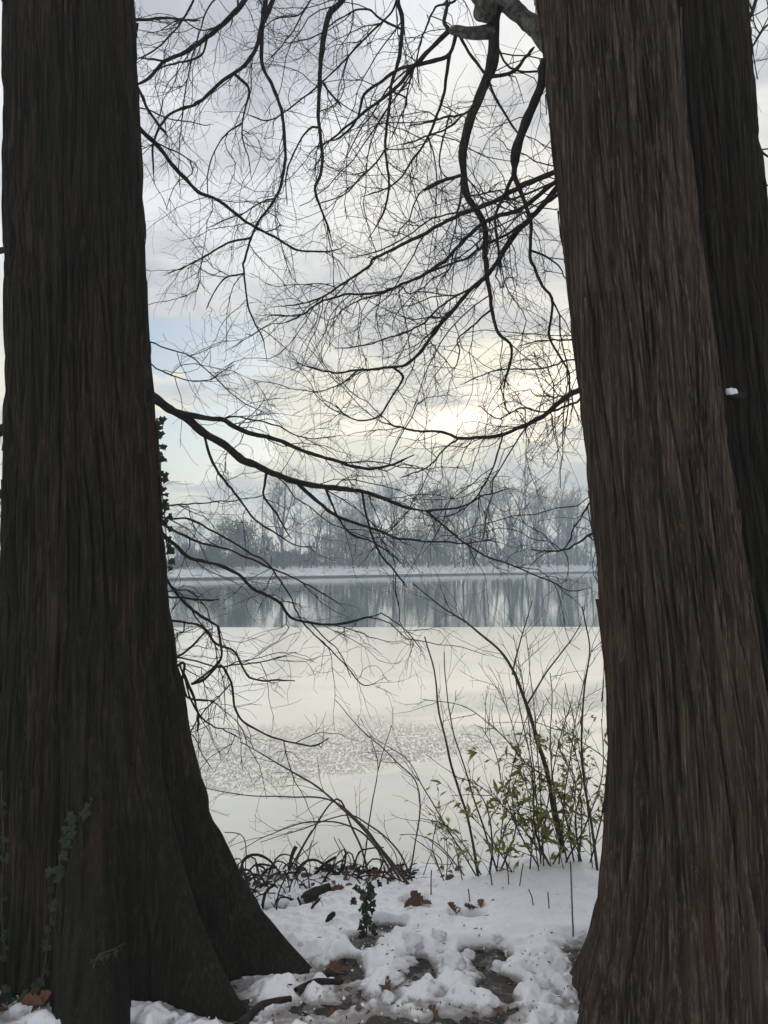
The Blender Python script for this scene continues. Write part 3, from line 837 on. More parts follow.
# --- left tree, reaching out of the picture on the left
limb(LT, [(40, 235), (8, 250), (-40, 258), (-120, 280)], 8, 4, 3.3, 3.7, 0.8, lead=aL(2.9))
limb(LT, [(40, 425), (8, 428), (-30, 445), (-120, 470)], 13, 7, 3.3, 3.6, 0.8, lead=aL(2.2))
limb(LT, [(40, 478), (8, 492), (-30, 505), (-120, 540)], 12, 6, 3.3, 3.6, 0.8, lead=aL(2.0))
limb(LT, [(40, 565), (6, 573), (-60, 580)], 8, 4, 3.3, 3.6, 0.8, lead=aL(1.6))
# --- back tree, reaching out of the picture on the right
limb(BT, [(700, 40), (746, 20), (760, -10), (790, -60)], 5, 3, 3.25, 3.6, 1.0, lead=(1.3, 3.25, 3.6))
limb(BT, [(720, 140), (752, 145), (775, 160), (830, 165)], 3, 2, 3.25, 3.6, 1.0, lead=(1.3, 3.25, 3.3))
limb(BT, [(715, 60), (748, 50), (762, 30), (800, 0)], 3, 2, 3.25, 3.8, 1.0, lead=(1.3, 3.25, 3.5))


# ------------------------------------------------------------------ leaves
def leaf_mesh(name, outline, fold=0.25, curl=0.2):
    """a leaf from half-widths along its midrib: (s, half width), unit length along +Y"""
    v, q = [], []
    for s, hw in outline:
        z = -curl * s * s
        v += [(-hw, s, z + fold * hw), (0, s, z), (hw, s, z + fold * hw)]
    for i in range(len(outline) - 1):
        a = i * 3
        q += [(a, a + 1, a + 4, a + 3), (a + 1, a + 2, a + 5, a + 4)]
    return mesh_from(name, v, q)


def ivy_mesh(name, curl=0.15):
    out = [(0, -0.02), (0.28, -0.22), (0.42, 0.05), (0.62, 0.12), (0.36, 0.38), (0.24, 0.48), (0.0, 1.0),
           (-0.24, 0.48), (-0.36, 0.38), (-0.62, 0.12), (-0.42, 0.05), (-0.28, -0.22)]
    v = [(0, 0.22, 0.03)] + [(x, y, -curl * (x * x + (y - 0.2) ** 2)) for x, y in out]
    n = len(out)
    return mesh_from(name, v, None, [(0, 1 + i, 1 + (i + 1) % n) for i in range(n)], smooth_=False)


LANCE = [(0, 0.01), (0.15, 0.10), (0.4, 0.155), (0.65, 0.12), (0.85, 0.055), (1.0, 0.004)]
OAK = [(0, 0.03), (0.12, 0.10), (0.25, 0.26), (0.34, 0.17), (0.48, 0.34), (0.58, 0.22), (0.72, 0.32), (0.84, 0.2), (0.95, 0.14), (1.0, 0.02)]
def translucent(m, amt):
    t_ = m.node_tree
    b_ = [n_ for n_ in t_.nodes if n_.type == 'BSDF_PRINCIPLED'][0]; o_ = [n_ for n_ in t_.nodes if n_.type == 'OUTPUT_MATERIAL'][0]
    tr_ = t_.nodes.new('ShaderNodeBsdfTranslucent'); mx = t_.nodes.new('ShaderNodeMixShader'); mx.inputs[0].default_value = amt
    t_.links.new(b_.inputs['Base Color'].links[0].from_socket, tr_.inputs[0])
    t_.links.new(b_.outputs[0], mx.inputs[1]); t_.links.new(tr_.outputs[0], mx.inputs[2]); t_.links.new(mx.outputs[0], o_.inputs[0])


translucent(M_leaf, 0.5); translucent(M_leafy, 0.5)
leafs = [leaf_mesh('leaf', LANCE, 0.5, c_) for c_ in (0.1, 0.35, 0.6)]
for l_ in leafs: l_.materials.append(M_leaf)
yleafs = [leaf_mesh('leaf', LANCE, 0.6, c_) for c_ in (0.2, 0.7)]
for l_ in yleafs: l_.materials.append(M_leafy)
ivys = [ivy_mesh('leaf', c_) for c_ in (0.1, 0.3)]
for l_ in ivys: l_.materials.append(M_ivy)
deads = [leaf_mesh('dry_leaf', OAK, f_, c_) for f_, c_ in ((0.5, 0.25), (0.9, -0.3), (0.25, 0.5))]
for l_ in deads: l_.materials.append(M_dead)


def place(name, me, parent, loc, direction, up, size):
    """link a shared leaf mesh with its midrib along direction"""
    y = Vector(direction).normalized(); z = Vector(up)
    x = y.cross(z)
    if x.length < 1e-4: x = y.orthogonal()
    x.normalize(); z = x.cross(y)
    o = bpy.data.objects.new(name, me); C.objects.link(o)
    from mathutils import Matrix
    mt = Matrix((x, y, z)).transposed().to_4x4()
    mt = Matrix.Translation(Vector(loc)) @ mt @ Matrix.Scale(size, 4)
    if parent is not None: o.parent = parent
    o.matrix_basis = mt
    return o


# ------------------------------------------------------------------ far trees across the lake
def far_tree(seed, h, spread, base, r0, limbs=20, kind=0):
    g = np.random.default_rng(seed)
    def sh(p0, d, L, n, r_, lift, wander, tip=0.4):
        pts = [p0]; p = np.array(p0, float); d = np.array(d, float) / np.linalg.norm(d)
        for i in range(n):
            d = d + g.normal(0, wander, 3) + np.array([0, 0, lift]); d /= np.linalg.norm(d)
            p = p + d * L / n; pts.append(p)
        return np.array(pts), np.linspace(r_, r_ * tip, n + 1)
    wood, tw = [], []
    tp, tr = sh(np.zeros(3) - [0, 0, 0.4], (0, 0, 1), h, 12, r0, 0.06, 0.045, 0.12)
    wood.append((tp, tr))
    if kind == 1:     # forks low into a few rising stems
        for _ in range(3):
            a = g.uniform(0, 6.28); i = g.integers(3, 6)
            p1, r1 = sh(tp[i], (math.cos(a) * 0.6, math.sin(a) * 0.6, 1), h * (1 - i / 12) * 0.95, 12, tr[i] * 0.75, 0.05, 0.06, 0.12)
            wood.append((p1, r1))
    stems = list(wood)
    for sp_, sr in stems:
        nl = limbs if kind == 0 else limbs // 2
        for _ in range(nl):
            f = base + (1 - base) * g.random() ** 0.85
            i = min(11, int(f * 12))
            p0 = sp_[i] + (sp_[i + 1] - sp_[i]) * g.random()
            a = g.uniform(0, 6.28); up = g.uniform(0.5, 1.5)
            L = spread * (1.15 - 0.75 * f) * g.uniform(0.6, 1.15)
            p1, r1 = sh(p0, (math.cos(a), math.sin(a), up), L, 8, max(sr[i] * 0.45, 0.025), 0.05, 0.10)
            wood.append((p1, r1))
            for _ in range(7):
                j = g.integers(2, 8)
                d1 = p1[j] - p1[j - 1]; d1 /= np.linalg.norm(d1)
                p2, r2 = sh(p1[j], d1 + g.normal(0, 0.55, 3), L * g.uniform(0.25, 0.55), 5, max(r1[j] * 0.55, 0.016), 0.05, 0.13)
                tw.append((p2, r2))
                for _ in range(5):
                    k = g.integers(1, 6)
                    d2 = p2[k] - p2[k - 1]; d2 /= np.linalg.norm(d2)
                    p3, r3 = sh(p2[k], d2 + g.normal(0, 0.6, 3), L * g.uniform(0.12, 0.30), 3, max(r2[min(k, 5)] * 0.6, 0.012), 0.03, 0.16)
                    tw.append((p3, r3))
    a = mesh_from('trunk', *tubes(wood, 5)); b_ = mesh_from('crown', *tubes(tw, 3, False))
    a.materials.append(M_far); b_.materials.append(M_fartwig)
    return a, b_


protos = [far_tree(11, 17, 4.2, 0.35, 0.26), far_tree(12, 18, 3.4, 0.45, 0.22), far_tree(13, 16, 4.8, 0.28, 0.28, 22, 1),
          far_tree(14, 19, 3.0, 0.5, 0.24), far_tree(15, 15, 5.0, 0.25, 0.26, 26, 1), far_tree(16, 13, 3.2, 0.2, 0.15, 26)]
PH = [17, 18, 16, 19, 15, 13]


def ground_hit(px, back):
    """where the sight line of column px meets the far bank, 'back' metres behind the waterline"""
    k = (px - 384) / FPX
    Y = 120.0
    for _ in range(40):
        Y = 0.5 * Y + 0.5 * float(shore_y(k * Y) + back)
    x = k * Y
    return np.array([x, Y, float(far_z(np.array(x), np.array(back)))])


_sx = np.linspace(-120, 120, 1200); _sv = shore_y(_sx)


def ground_hit_fast(px, back):
    k = (px - 384) / FPX
    Y = 120.0
    for _ in range(14):
        Y = 0.5 * Y + 0.5 * (float(np.interp(k * Y, _sx, _sv)) + back)
    return np.array([k * Y, Y, float(np.interp(back, [0, 6, 15, 40, 190], [-0.7, 0.05, 0.45, 0.8, 2.2]))])


# (column, metres behind the waterline, top row, prototype, own label)
FAR = [
 (176, 12, 520, 5, None), (188, 16, 515, 4, None), (203, 10, 522, 5, None), (216, 18, 512, 2, None),
 (262, 20, 510, 1, None), (284, 9, 470, 4, 'tall forked bare tree standing alone above the left end of the far wood'),
 (300, 14, 505, 5, None), (316, 18, 505, 2, None), (330, 9, 500, 1, None), (343, 16, 492, 0, None), (352, 22, 495, 4, None),
 (367, 7, 496, 5, 'slim hazy tree at the very edge of the far bank, left of centre'), (380, 13, 485, 2, None), (392, 18, 488, 4, None), (404, 10, 482, 1, None), (415, 16, 480, 0, None),
 (428, 9, 484, 3, None), (438, 14, 476, 2, None), (446, 20, 478, 4, None), (455, 8, 474, 3, 'straight tall far tree with a thick pale trunk near the snowy waterline, right of centre'), (463, 10, 476, 0, None), (474, 18, 478, 2, None),
 (484, 12, 480, 4, None), (497, 5, 470, 3, 'thick straight far trunk nearest the water in the right half of the wood'), (508, 6, 482, 1, 'thin far tree leaning slightly left beside the thickest far trunk'), (517, 14, 476, 2, None), (522, 7, 466, 3, 'tall far trunk with an open crown, in front of the gap in the far wood'),
 (538, 8, 478, 4, 'forked far tree spreading left and right beside the gap in the far wood'), (548, 7, 468, 3, 'straight far tree just right of the gap in the far wood'), (557, 12, 474, 0, None),
 (566, 8, 476, 2, 'broad far tree fanning upwards, close to the right hand trunk'), (578, 14, 478, 4, None), (590, 9, 482, 1, None), (600, 12, 480, 0, None), (613, 10, 478, 2, None), (632, 12, 480, 4, None),
 (150, 12, 515, 4, None), (-14, 14, 505, 2, None), (4, 11, 512, 5, None), (660, 12, 480, 1, None),
]
for px, backd, top, k, lab in FAR:
    p = ground_hit(px, backd)
    hgt = (P(px, top + rng.uniform(-9, 12), p[1])[2] - p[2])
    s = hgt / PH[k]
    root = empty('bare_tree', p)
    root.rotation_euler = (0, 0, rng.uniform(0, 6.28)); root.scale = (s * rng.uniform(0.9, 1.1), s, s)
    obj('trunk', protos[k][0], None, root); obj('crown', protos[k][1], None, root)
    tag(root, lab or 'hazy bare grey tree among the others of the wood across the lake', 'tree', 'bare trees across the lake')

# the wood behind them, which reads as one mass
vs, qs, off = [], [], 0
g2 = np.random.default_rng(21)
cheap = []
for sd_ in range(4):
    a, b_ = far_tree(40 + sd_, 15, 4.2, 0.12, 0.2, 15, sd_ % 2)
    for me in (a, b_):
        pass
    co_ = []; fq = []; o_ = 0
    for me in (a, b_):
        c_ = np.zeros(len(me.vertices) * 3, np.float32); me.vertices.foreach_get('co', c_)
        qq = np.array([list(p_.vertices) for p_ in me.polygons if len(p_.vertices) == 4], np.int32)
        co_.append(c_.reshape(-1, 3)); fq.append(qq + o_); o_ += len(me.vertices)
    cheap.append((np.concatenate(co_), np.concatenate(fq)))
for i in range(52):
    px = g2.uniform(120, 680) if i < 47 else g2.uniform(-60, 20)
    p = ground_hit(px, g2.uniform(22, 55))
    topr = np.interp(px, [0, 170, 250, 330, 440, 600], [525, 528, 520, 505, 492, 490]) + g2.uniform(-8, 14)
    s = (P(px, topr, p[1])[2] - p[2]) / 15
    c_, qq = cheap[i % 4]
    a = g2.uniform(0, 6.28); ca, sa = math.cos(a) * s, math.sin(a) * s
    rot = np.stack([c_[:, 0] * ca - c_[:, 1] * sa, c_[:, 0] * sa + c_[:, 1] * ca, c_[:, 2] * s], 1) + p
    vs.append(rot); qs.append(qq + off); off += len(rot)
wood = obj('far_wood', mesh_from('far_wood', np.concatenate(vs), np.concatenate(qs)), M_fartwig)
tag(wood, 'grey mass of bare woodland behind the far trees', 'wood', kind='stuff')


# evergreens and thickets along the far bank: a stem and a crown of many small sprays
def bush(name, label, cat, px, backd, top, width_px, mat, n=2600, cone=False, seed=0, spray=0.35, group=None):
    g = np.random.default_rng(100 + seed)
    p = ground_hit(px, backd)
    h = P(px, top, p[1])[2] - p[2]; rw = width_px / 2 / FPX * p[1]
    lobes = [(g.normal(0, 0.45, 2) * rw * (0.1 if cone else 0.6), g.uniform(0.25, 0.85) * h, g.uniform(0.35, 0.6)) for _ in range(9)]
    V = np.zeros((n, 4, 3))
    for i in range(n):
        if cone:
            f = g.random() ** 1.4; rr_ = rw * (1 - f) * (0.25 + 0.75 * math.sqrt(g.random())) * (0.75 + 0.25 * math.sin(f * 40)); a = g.uniform(0, 6.28)
            c_ = np.array([rr_ * math.cos(a), rr_ * math.sin(a), h * (0.06 + 0.94 * f)])
        else:
            xy, zc_, sc_ = lobes[g.integers(0, 9)]
            d = g.normal(size=3); d /= np.linalg.norm(d); d *= g.random() ** 0.4
            c_ = np.array([xy[0] + d[0] * rw * sc_ * 1.5, xy[1] + d[1] * rw * sc_ * 1.5, max(0.1, zc_ + d[2] * h * sc_ * 0.6)])
        u = g.normal(size=3); u /= np.linalg.norm(u); v_ = np.cross(u, g.normal(size=3)); v_ /= np.linalg.norm(v_) + 1e-9
        L, W = spray * g.uniform(0.5, 1.2), spray * g.uniform(0.12, 0.3)
        V[i] = [c_ - u * L * 0.5, c_ + v_ * W, c_ + u * L * 0.5, c_ - v_ * W]
    root = empty(name, p); root.scale = (1, 1, 1)
    obj('crown', mesh_from('crown', V.reshape(-1, 3), np.arange(n * 4).reshape(n, 4), smooth_=False), mat, root)
    st, sr = catmull([(0, 0, -0.3), (0.05 * rw, 0, h * 0.4), (0, 0.03, h * 0.85)], 5), None
    tube_obj('trunk', [(st, np.linspace(0.14, 0.03, len(st)))], M_far, root, 6)
    tag(root, label, cat, group)


bush('evergreen_tree', 'dark rounded evergreen over the left part of the far bank', 'tree', 243, 8, 520, 50, M_conifer, 5200, False, 1)
bush('evergreen_tree', 'lower dark evergreen bush beside the rounded evergreen on the far bank', 'bush', 216, 12, 538, 34, M_conifer, 2200, False, 2)
bush('evergreen_tree', 'pointed dark conifer in the middle of the far wood', 'tree', 511, 22, 515, 24, M_conifer, 3000, True, 3)
bush('evergreen_tree', 'pointed conifer close to the right hand trunk in the far wood', 'tree', 562, 24, 500, 30, M_conifer, 3000, True, 4)
bush('evergreen_tree', 'dark shaggy evergreen thicket left of centre in the far wood', 'tree', 352, 20, 512, 52, M_conifer, 5200, False, 5)
bush('evergreen_tree', 'wide dark evergreen thicket in the middle of the far wood', 'tree', 422, 24, 520, 60, M_conifer, 5200, False, 6)
# undergrowth filling the wood between and behind the trunks: upright brush, too dense to count
g3 = np.random.default_rng(31)
n = 24000
V = np.zeros((n, 4, 3))
for i in range(n):
    px = g3.uniform(100, 700) if i % 12 else g3.uniform(-60, 30)
    p = ground_hit_fast(px, 11 + 36 * g3.random())
    topr = np.interp(px, [0, 170, 230, 300, 380, 460, 540, 600], [545, 550, 543, 538, 530, 528, 532, 526]) + 8 + 8 * math.sin(px * 0.09) + 5 * math.sin(px * 0.23)
    hmax = P(px, topr, p[1])[2] - p[2]
    c_ = p + np.array([g3.normal(0, 0.6), g3.normal(0, 0.6), hmax * g3.random() ** 1.25])
    u = np.array([g3.normal(0, 0.35), g3.normal(0, 0.35), 1.0]); u /= np.linalg.norm(u); v_ = np.cross(u, g3.normal(size=3)); v_ /= np.linalg.norm(v_) + 1e-9
    L, W = g3.uniform(0.5, 1.5), g3.uniform(0.04, 0.13)
    V[i] = [c_ - u * L * 0.5, c_ + v_ * W, c_ + u * L * 0.5, c_ - v_ * W]
tag(obj('undergrowth', mesh_from('undergrowth', V.reshape(-1, 3), np.arange(n * 4).reshape(n, 4), smooth_=False), M_far), 'dim brushy undergrowth filling the far wood behind the trunks', 'undergrowth', kind='stuff')

# ------------------------------------------------------------------ haze over the lake
hz = np.array([(x, y, z) for x in (-345, 345) for y in (-60, 375) for z in (-4.5, 27)], float)
hf = [(0, 1, 3, 2), (4, 6, 7, 5), (0, 4, 5, 1), (2, 3, 7, 6), (0, 2, 6, 4), (1, 5, 7, 3)]
m = bpy.data.materials.new('haze'); m.use_nodes = True
t = NT(m.node_tree)
pv = t.n('ShaderNodeVolumePrincipled'); pv.inputs['Color'].default_value = (0.77, 0.90, 1.0, 1); pv.inputs['Density'].default_value = 0.0035
pv.inputs['Anisotropy'].default_value = 0.2
t.l(pv.outputs[0], t.n('ShaderNodeOutputMaterial').inputs['Volume'])
tag(obj('haze', mesh_from('haze', hz, hf, smooth_=False), m), 'thin cold haze lying over the lake', 'haze', kind='stuff')


# ------------------------------------------------------------------ plants and litter on the near bank
_tx, _ty = np.arange(-3.0, 3.0, 0.01), np.arange(1.9, 6.4, 0.01)
_TX, _TY = np.meshgrid(_tx, _ty, indexing='ij')
_SH = snow_h(_TX, _TY)
_TOP = ground_z(_TX, _TY) + np.maximum(0.0, _SH)


def snow_top(x, y):
    i = min(max(int((x + 3.0) * 100), 0), len(_tx) - 1); j = min(max(int((y - 1.9) * 100), 0), len(_ty) - 1)
    return _TOP[i, j]


def on_ground(px, py, lo=2.2, hi=5.2):
    a = P(px, py, 1.0) - np.array([0, 0, EYE])
    for Y in np.arange(lo, hi, 0.01):
        if EYE + a[2] * Y <= snow_top(a[0] * Y, Y): return P(px, py, Y)
    p = P(px, py, 4.75); p[2] = snow_top(p[0], p[1])
    return p


def cane(px, w0, w1, dY=0.0, base=None, Y=None, sink=0.03, wob=0.02):
    """a stem through picture points; the first stands on the ground, dY metres drift towards the lake"""
    p0 = on_ground(*px[0]) if base is None else np.array(base, float)
    Y0 = p0[1] if Y is None else Y
    n = len(px)
    ph = random.random() * 6
    pts = [p0] + [P(a, b_, Y0 + dY * (i + 1) / (n - 1) + wob * math.sin(2.2 * i + ph)) for i, (a, b_) in enumerate(px[1:])]
    pts[0] = pts[0] - np.array([0, 0, sink])
    c = resample(catmull(pts, 8), 0.03)
    s = np.linspace(0, 1, len(c)); L = s * len(c) * 0.03; k = random.random() * 40
    c = c + 0.005 * np.minimum(1, 6 * s)[:, None] * np.stack([perlin(L * 6, k, 0.2), perlin(L * 6, k + 3, 0.2), perlin(L * 6, k + 6, 0.2)], 1)
    r = (w0 + (w1 - w0) * s) / 2 / FPX * c[:, 1]
    return c, np.maximum(r * (1 + 0.15 * perlin(L * 14, k, 0.9)), 0.0009)


def side_shoots(c, n, lmin, lmax, up=0.05, f0=0.2, sub=3):
    out = []
    for _ in range(n):
        i = min(max(int(len(c) * rng.uniform(f0, 1.0)), 1), len(c) - 2)
        tg = c[i + 1] - c[i - 1]; tg /= np.linalg.norm(tg) + 1e-9
        p1, q1 = shoot(c[i], perp(tg, 0.4, 0.9), rng.uniform(lmin, lmax), 6, rng.uniform(0.0014, 0.0024), -up, 0.12)
        out.append((p1, q1))
        for _ in range(rng.integers(0, sub + 1)):
            j = rng.integers(1, 6); t1 = p1[j] - p1[j - 1]
            out.append(shoot(p1[j], perp(t1 / np.linalg.norm(t1), 0.4, 0.9), rng.uniform(0.3, 0.6) * lmin + 0.03, 4, q1[j] * 0.7, -up, 0.15))
    return out


def plant(name, label, cat, stems, mat=None, shoots=8, lmin=0.08, lmax=0.3, up=0.05, f0=0.25, group=None):
    org = stems[0][0][0]
    root = empty(name, org)
    made = []
    for c, r in stems:
        o = tube_obj('stem', [(c, r)], mat or M_shrub, root, 6, org)
        if shoots:
            ls = side_shoots(c, max(1, int(shoots * len(c) * 0.03)), lmin, lmax, up, f0)
            tw_ = tube_obj('twigs', ls, M_twig, o, 3, org); tw_['kind'] = 'stuff'
            made += ls
    tag(root, label, cat, group)
    return root, org, made


# saplings and canes rising at the water's edge
t8 = lambda *p: T(8, *p)
plant('sapling', 'tallest bare sapling leaning left over the ice beside the leafy shrub', 'sapling',
      [cane(t8((590, 705), (560, 600), (540, 480), (510, 380), (470, 250), (430, 150), (395, 95), (330, 40), (280, 0), (210, -45), (130, -110)), 5.5, 1.0, 0.4),
       cane(t8((470, 245), (540, 150), (600, 70), (640, 10)), 2.2, 0.9, 0.1, base=P(*t8((470, 248))[0], 4.95)),
       cane(t8((430, 150), (450, 80), (470, 10), (490, -60)), 1.8, 0.8, 0.1, base=P(*t8((430, 152))[0], 5.0))], None, 10, 0.1, 0.4)
plant('sapling', 'thin upright bare sapling left of the leafy shrub', 'sapling',
      [cane(t8((330, 775), (300, 620), (250, 450), (225, 340), (205, 250), (195, 150), (165, 50)), 3.0, 1.4, 0.2)], None, 4, 0.08, 0.25)
plant('sapling', 'thin bare sapling close beside the right hand trunk', 'sapling',
      [cane(t8((690, 760), (670, 620), (650, 500), (640, 350), (650, 200), (665, 80), (640, -40)), 3.0, 1.2, 0.2)], None, 7, 0.1, 0.4)
plant('sapling', 'slender whip rising behind the thin upright sapling', 'sapling',
      [cane(t8((390, 760), (340, 620), (290, 460), (250, 330), (230, 200), (225, 100)), 2.0, 1.0, 0.3)], None, 4, 0.08, 0.25)

shrub_st = []
for pts, w0, w1 in [
    (((550, 740), (500, 640), (490, 450), (460, 300), (440, 180)), 3, 1), (((560, 745), (470, 640), (400, 560), (330, 500), (250, 470)), 2.6, 1),
    (((600, 735), (560, 540), (545, 400), (550, 250), (545, 160)), 2.6, 1), (((620, 730), (570, 520), (480, 440), (380, 330), (280, 260), (160, 240)), 2.6, .9),
    (((640, 730), (620, 600), (640, 480), (600, 350), (560, 330), (480, 300)), 2.4, .9), (((660, 735), (700, 600), (720, 440), (640, 370), (560, 320)), 2.4, 1),
    (((360, 770), (370, 660), (350, 560), (300, 480)), 3.4, 1), (((345, 770), (290, 690), (230, 620), (150, 600)), 2.4, .9),
    (((380, 770), (440, 640), (430, 520), (460, 430)), 2.6, .9), (((330, 770), (240, 640), (170, 520), (110, 420), (0, 350)), 2.2, .8),
    (((520, 745), (450, 640), (400, 500), (380, 400), (340, 330)), 2.4, .9), (((630, 735), (640, 560), (610, 470), (570, 380)), 2.2, .9),
    (((580, 740), (640, 640), (690, 520), (705, 420), (700, 300)), 2.4, .9), (((420, 760), (400, 650), (460, 560), (520, 500)), 2.2, .9),
    (((300, 775), (220, 690), (150, 650), (90, 650)), 2.0, .8), (((540, 745), (600, 640), (620, 500), (600, 420)), 2.2, .9),
    (((480, 755), (500, 640), (560, 560), (600, 520)), 2.0, .9), (((440, 760), (350, 640), (300, 590), (260, 560)), 2.0, .9),
    (((230, 790), (190, 690), (200, 600), (170, 560)), 1.8, .8), (((650, 735), (600, 650), (520, 590), (440, 560)), 2.0, .9)]:
    shrub_st.append(cane(t8(*pts), w0 * 0.72, w1 * 0.8, rng.uniform(-0.05, 0.35)))
for _ in range(9):          # thin bare whips rising out of it
    bx_, by_ = rng.uniform(330, 690), rng.uniform(730, 765); lean = rng.normal(-50, 110); tp_ = rng.uniform(0, 420)
    shrub_st.append(cane(t8((bx_, by_), (bx_ + lean * 0.25, by_ + (tp_ - by_) * 0.35), (bx_ + lean * 0.6, by_ + (tp_ - by_) * 0.7), (bx_ + lean * 1.1, tp_)), rng.uniform(0.9, 1.6), 0.6, rng.uniform(0.0, 0.4)))
shrub, sorg, smade = plant('leafy_shrub', 'many stemmed shrub with yellowish green narrow leaves at the water\'s edge', 'shrub', shrub_st, None, 15, 0.08, 0.30, 0.03, 0.06)
cnt = 0
order = rng.permutation(len(smade))
spare = []
for ii in np.concatenate([order] * 5):
    p1, q1 = smade[ii]
    e = p1[-1]
    # foliage sits on the lower and middle shoots
    hrel = e[2] - snow_top(e[0], min(e[1], 5.0))
    u_ = (e[0] / e[1]) * FPX + 384
    if hrel > 0.75 or hrel < 0.02 or rng.random() < 1.1 * hrel or rng.random() > (u_ - 380) / 85: continue
    for _ in range(rng.integers(1, 4)):
        j = rng.integers(1, len(p1)); d = p1[j] - p1[j - 1]; d /= np.linalg.norm(d) + 1e-9
        dd = perp(d, 0.3, 1.0) + np.array([0, 0, -0.35])
        args = (p1[j] - sorg, dd, (rng.normal(0, .5), rng.normal(-.2, .5), 1))
        if cnt < 296:
            me = leafs[rng.integers(0, 3)] if rng.random() < 0.84 else yleafs[rng.integers(0, 2)]
            place('leaf', me, shrub, *args, rng.uniform(0.036, 0.072)); cnt += 1
        elif len(spare) < 800:
            spare.append((args[0], args[1] / np.linalg.norm(args[1]), rng.uniform(0.028, 0.052)))
if spare:          # the smallest leaves, too many to pick apart
    V, Q = [], []
    for k_, (p_, d_, s_) in enumerate(spare):
        w_ = np.cross(d_, rng.normal(size=3)); w_ /= np.linalg.norm(w_) + 1e-9
        V += [p_, p_ + d_ * s_ * 0.45 + w_ * s_ * 0.17, p_ + d_ * s_, p_ + d_ * s_ * 0.45 - w_ * s_ * 0.17]; Q.append([4 * k_, 4 * k_ + 1, 4 * k_ + 2, 4 * k_ + 3])
    tag(obj('small_leaves', mesh_from('small_leaves', V, Q, smooth_=False), M_leaf, shrub), kind='stuff')

# fallen and broken stems in front of the water
t7 = lambda *p: T(7, *p)
plant('broken_stem', 'dead stem snapped over into a sharp peak in front of the ice', 'stem',
      [cane([(371, 879), (362, 850), (352, 828), (337, 799), (312, 832), (296, 862)], 2.4, 1.4, 0.05, wob=0.0)], None, 2, 0.05, 0.15)
plant('fallen_branch', 'long dead branch lying over the bank edge, its thin tips pointing left over the ice', 'branch',
      [cane([(412, 884), (392, 862), (366, 832), (340, 806), (318, 788), (280, 765), (240, 742)], 3.6, 0.8, 0.3),
       cane([(405, 882), (384, 855), (365, 828), (330, 800), (290, 797), (240, 795), (200, 786)], 2.6, 0.7, 0.3),
       cane([(398, 880), (375, 846), (350, 826), (310, 822), (270, 835), (240, 850)], 2.2, 0.7, 0.2),
       cane([(415, 882), (398, 850), (370, 826), (345, 815), (300, 830), (260, 842)], 2.0, 0.7, 0.25),
       cane([(408, 880), (420, 795), (395, 760), (360, 728), (335, 700)], 1.8, 0.7, 0.5)], None, 6, 0.1, 0.35, 0.0)
plant('sapling', 'forked leafless whip standing over the ice left of the shrub', 'sapling',
      [cane([(362, 848), (370, 815), (377, 780), (378, 762), (372, 740)], 1.6, 0.8, 0.1), cane([(378, 765), (385, 745), (392, 725)], 1.0, 0.7, 0.0, base=P(378, 766, 4.95))], None, 3, 0.05, 0.15)

# tangle of dead arching stalks at the foot of the left tree
Z6 = lambda *p: [(220 + x * 0.2344, 830 + y * 0.2344) for x, y in p]
for_sticks = rng.uniform(0, 1, (110, 5))
arcs = [([(85, 200), (100, 130), (150, 105), (210, 130), (260, 185)], 3.2, 2.2), ([(110, 195), (140, 155), (200, 150), (250, 172)], 2.2, 1.8),
        ([(300, 200), (350, 145), (400, 130), (460, 160), (525, 218)], 3.0, 1.8), ([(290, 165), (305, 110), (325, 70)], 3.6, 4.6), ([(380, 195), (440, 150), (495, 115)], 3.4, 2.6),
        ([(430, 225), (480, 160), (525, 128)], 2.6, 1.6), ([(570, 155), (590, 100), (640, 80), (700, 75)], 2.2, 1.2), ([(105, 135), (110, 80), (90, 20), (20, 10)], 1.4, 0.8),
        ([(200, 190), (240, 120), (290, 108), (345, 150)], 1.8, 1.2), ([(500, 190), (530, 110), (560, 95), (580, 150)], 2.0, 1.4), ([(540, 200), (620, 195), (700, 200), (740, 225)], 1.8, 1.4),
        ([(90, 260), (120, 200), (170, 195), (200, 240)], 2.6, 1.8), ([(60, 250), (80, 180), (130, 170), (150, 215)], 2.4, 1.8), ([(130, 300), (150, 250), (210, 230), (250, 250)], 2.4, 1.6),
        ([(180, 310), (200, 260), (240, 228)], 3.8, 3.0), ([(340, 190), (330, 150), (290, 140), (270, 170)], 2.2, 1.4), ([(460, 190), (500, 110), (530, 80)], 1.6, 1.0),
        ([(520, 175), (535, 120), (530, 80)], 2.6, 1.6), ([(660, 200), (690, 150), (700, 130)], 2.0, 1.6), ([(600, 180), (640, 130), (680, 125), (720, 150)], 1.8, 1.2),
        ([(240, 340), (250, 270), (290, 190), (330, 110), (395, 0)], 2.0, 1.0)]
for _ in range(16):
    x0, y0 = rng.uniform(60, 420), rng.uniform(190, 330); wd = rng.uniform(30, 120) * rng.choice([-1, 1]); hh = rng.uniform(25, 90)
    arcs.append(([(x0, y0), (x0 + wd * 0.25, y0 - hh), (x0 + wd * 0.7, y0 - hh * rng.uniform(0.7, 1.1)), (x0 + wd, y0 - hh * rng.uniform(0.0, 0.5))], rng.uniform(1.0, 2.2), rng.uniform(0.7, 1.4)))
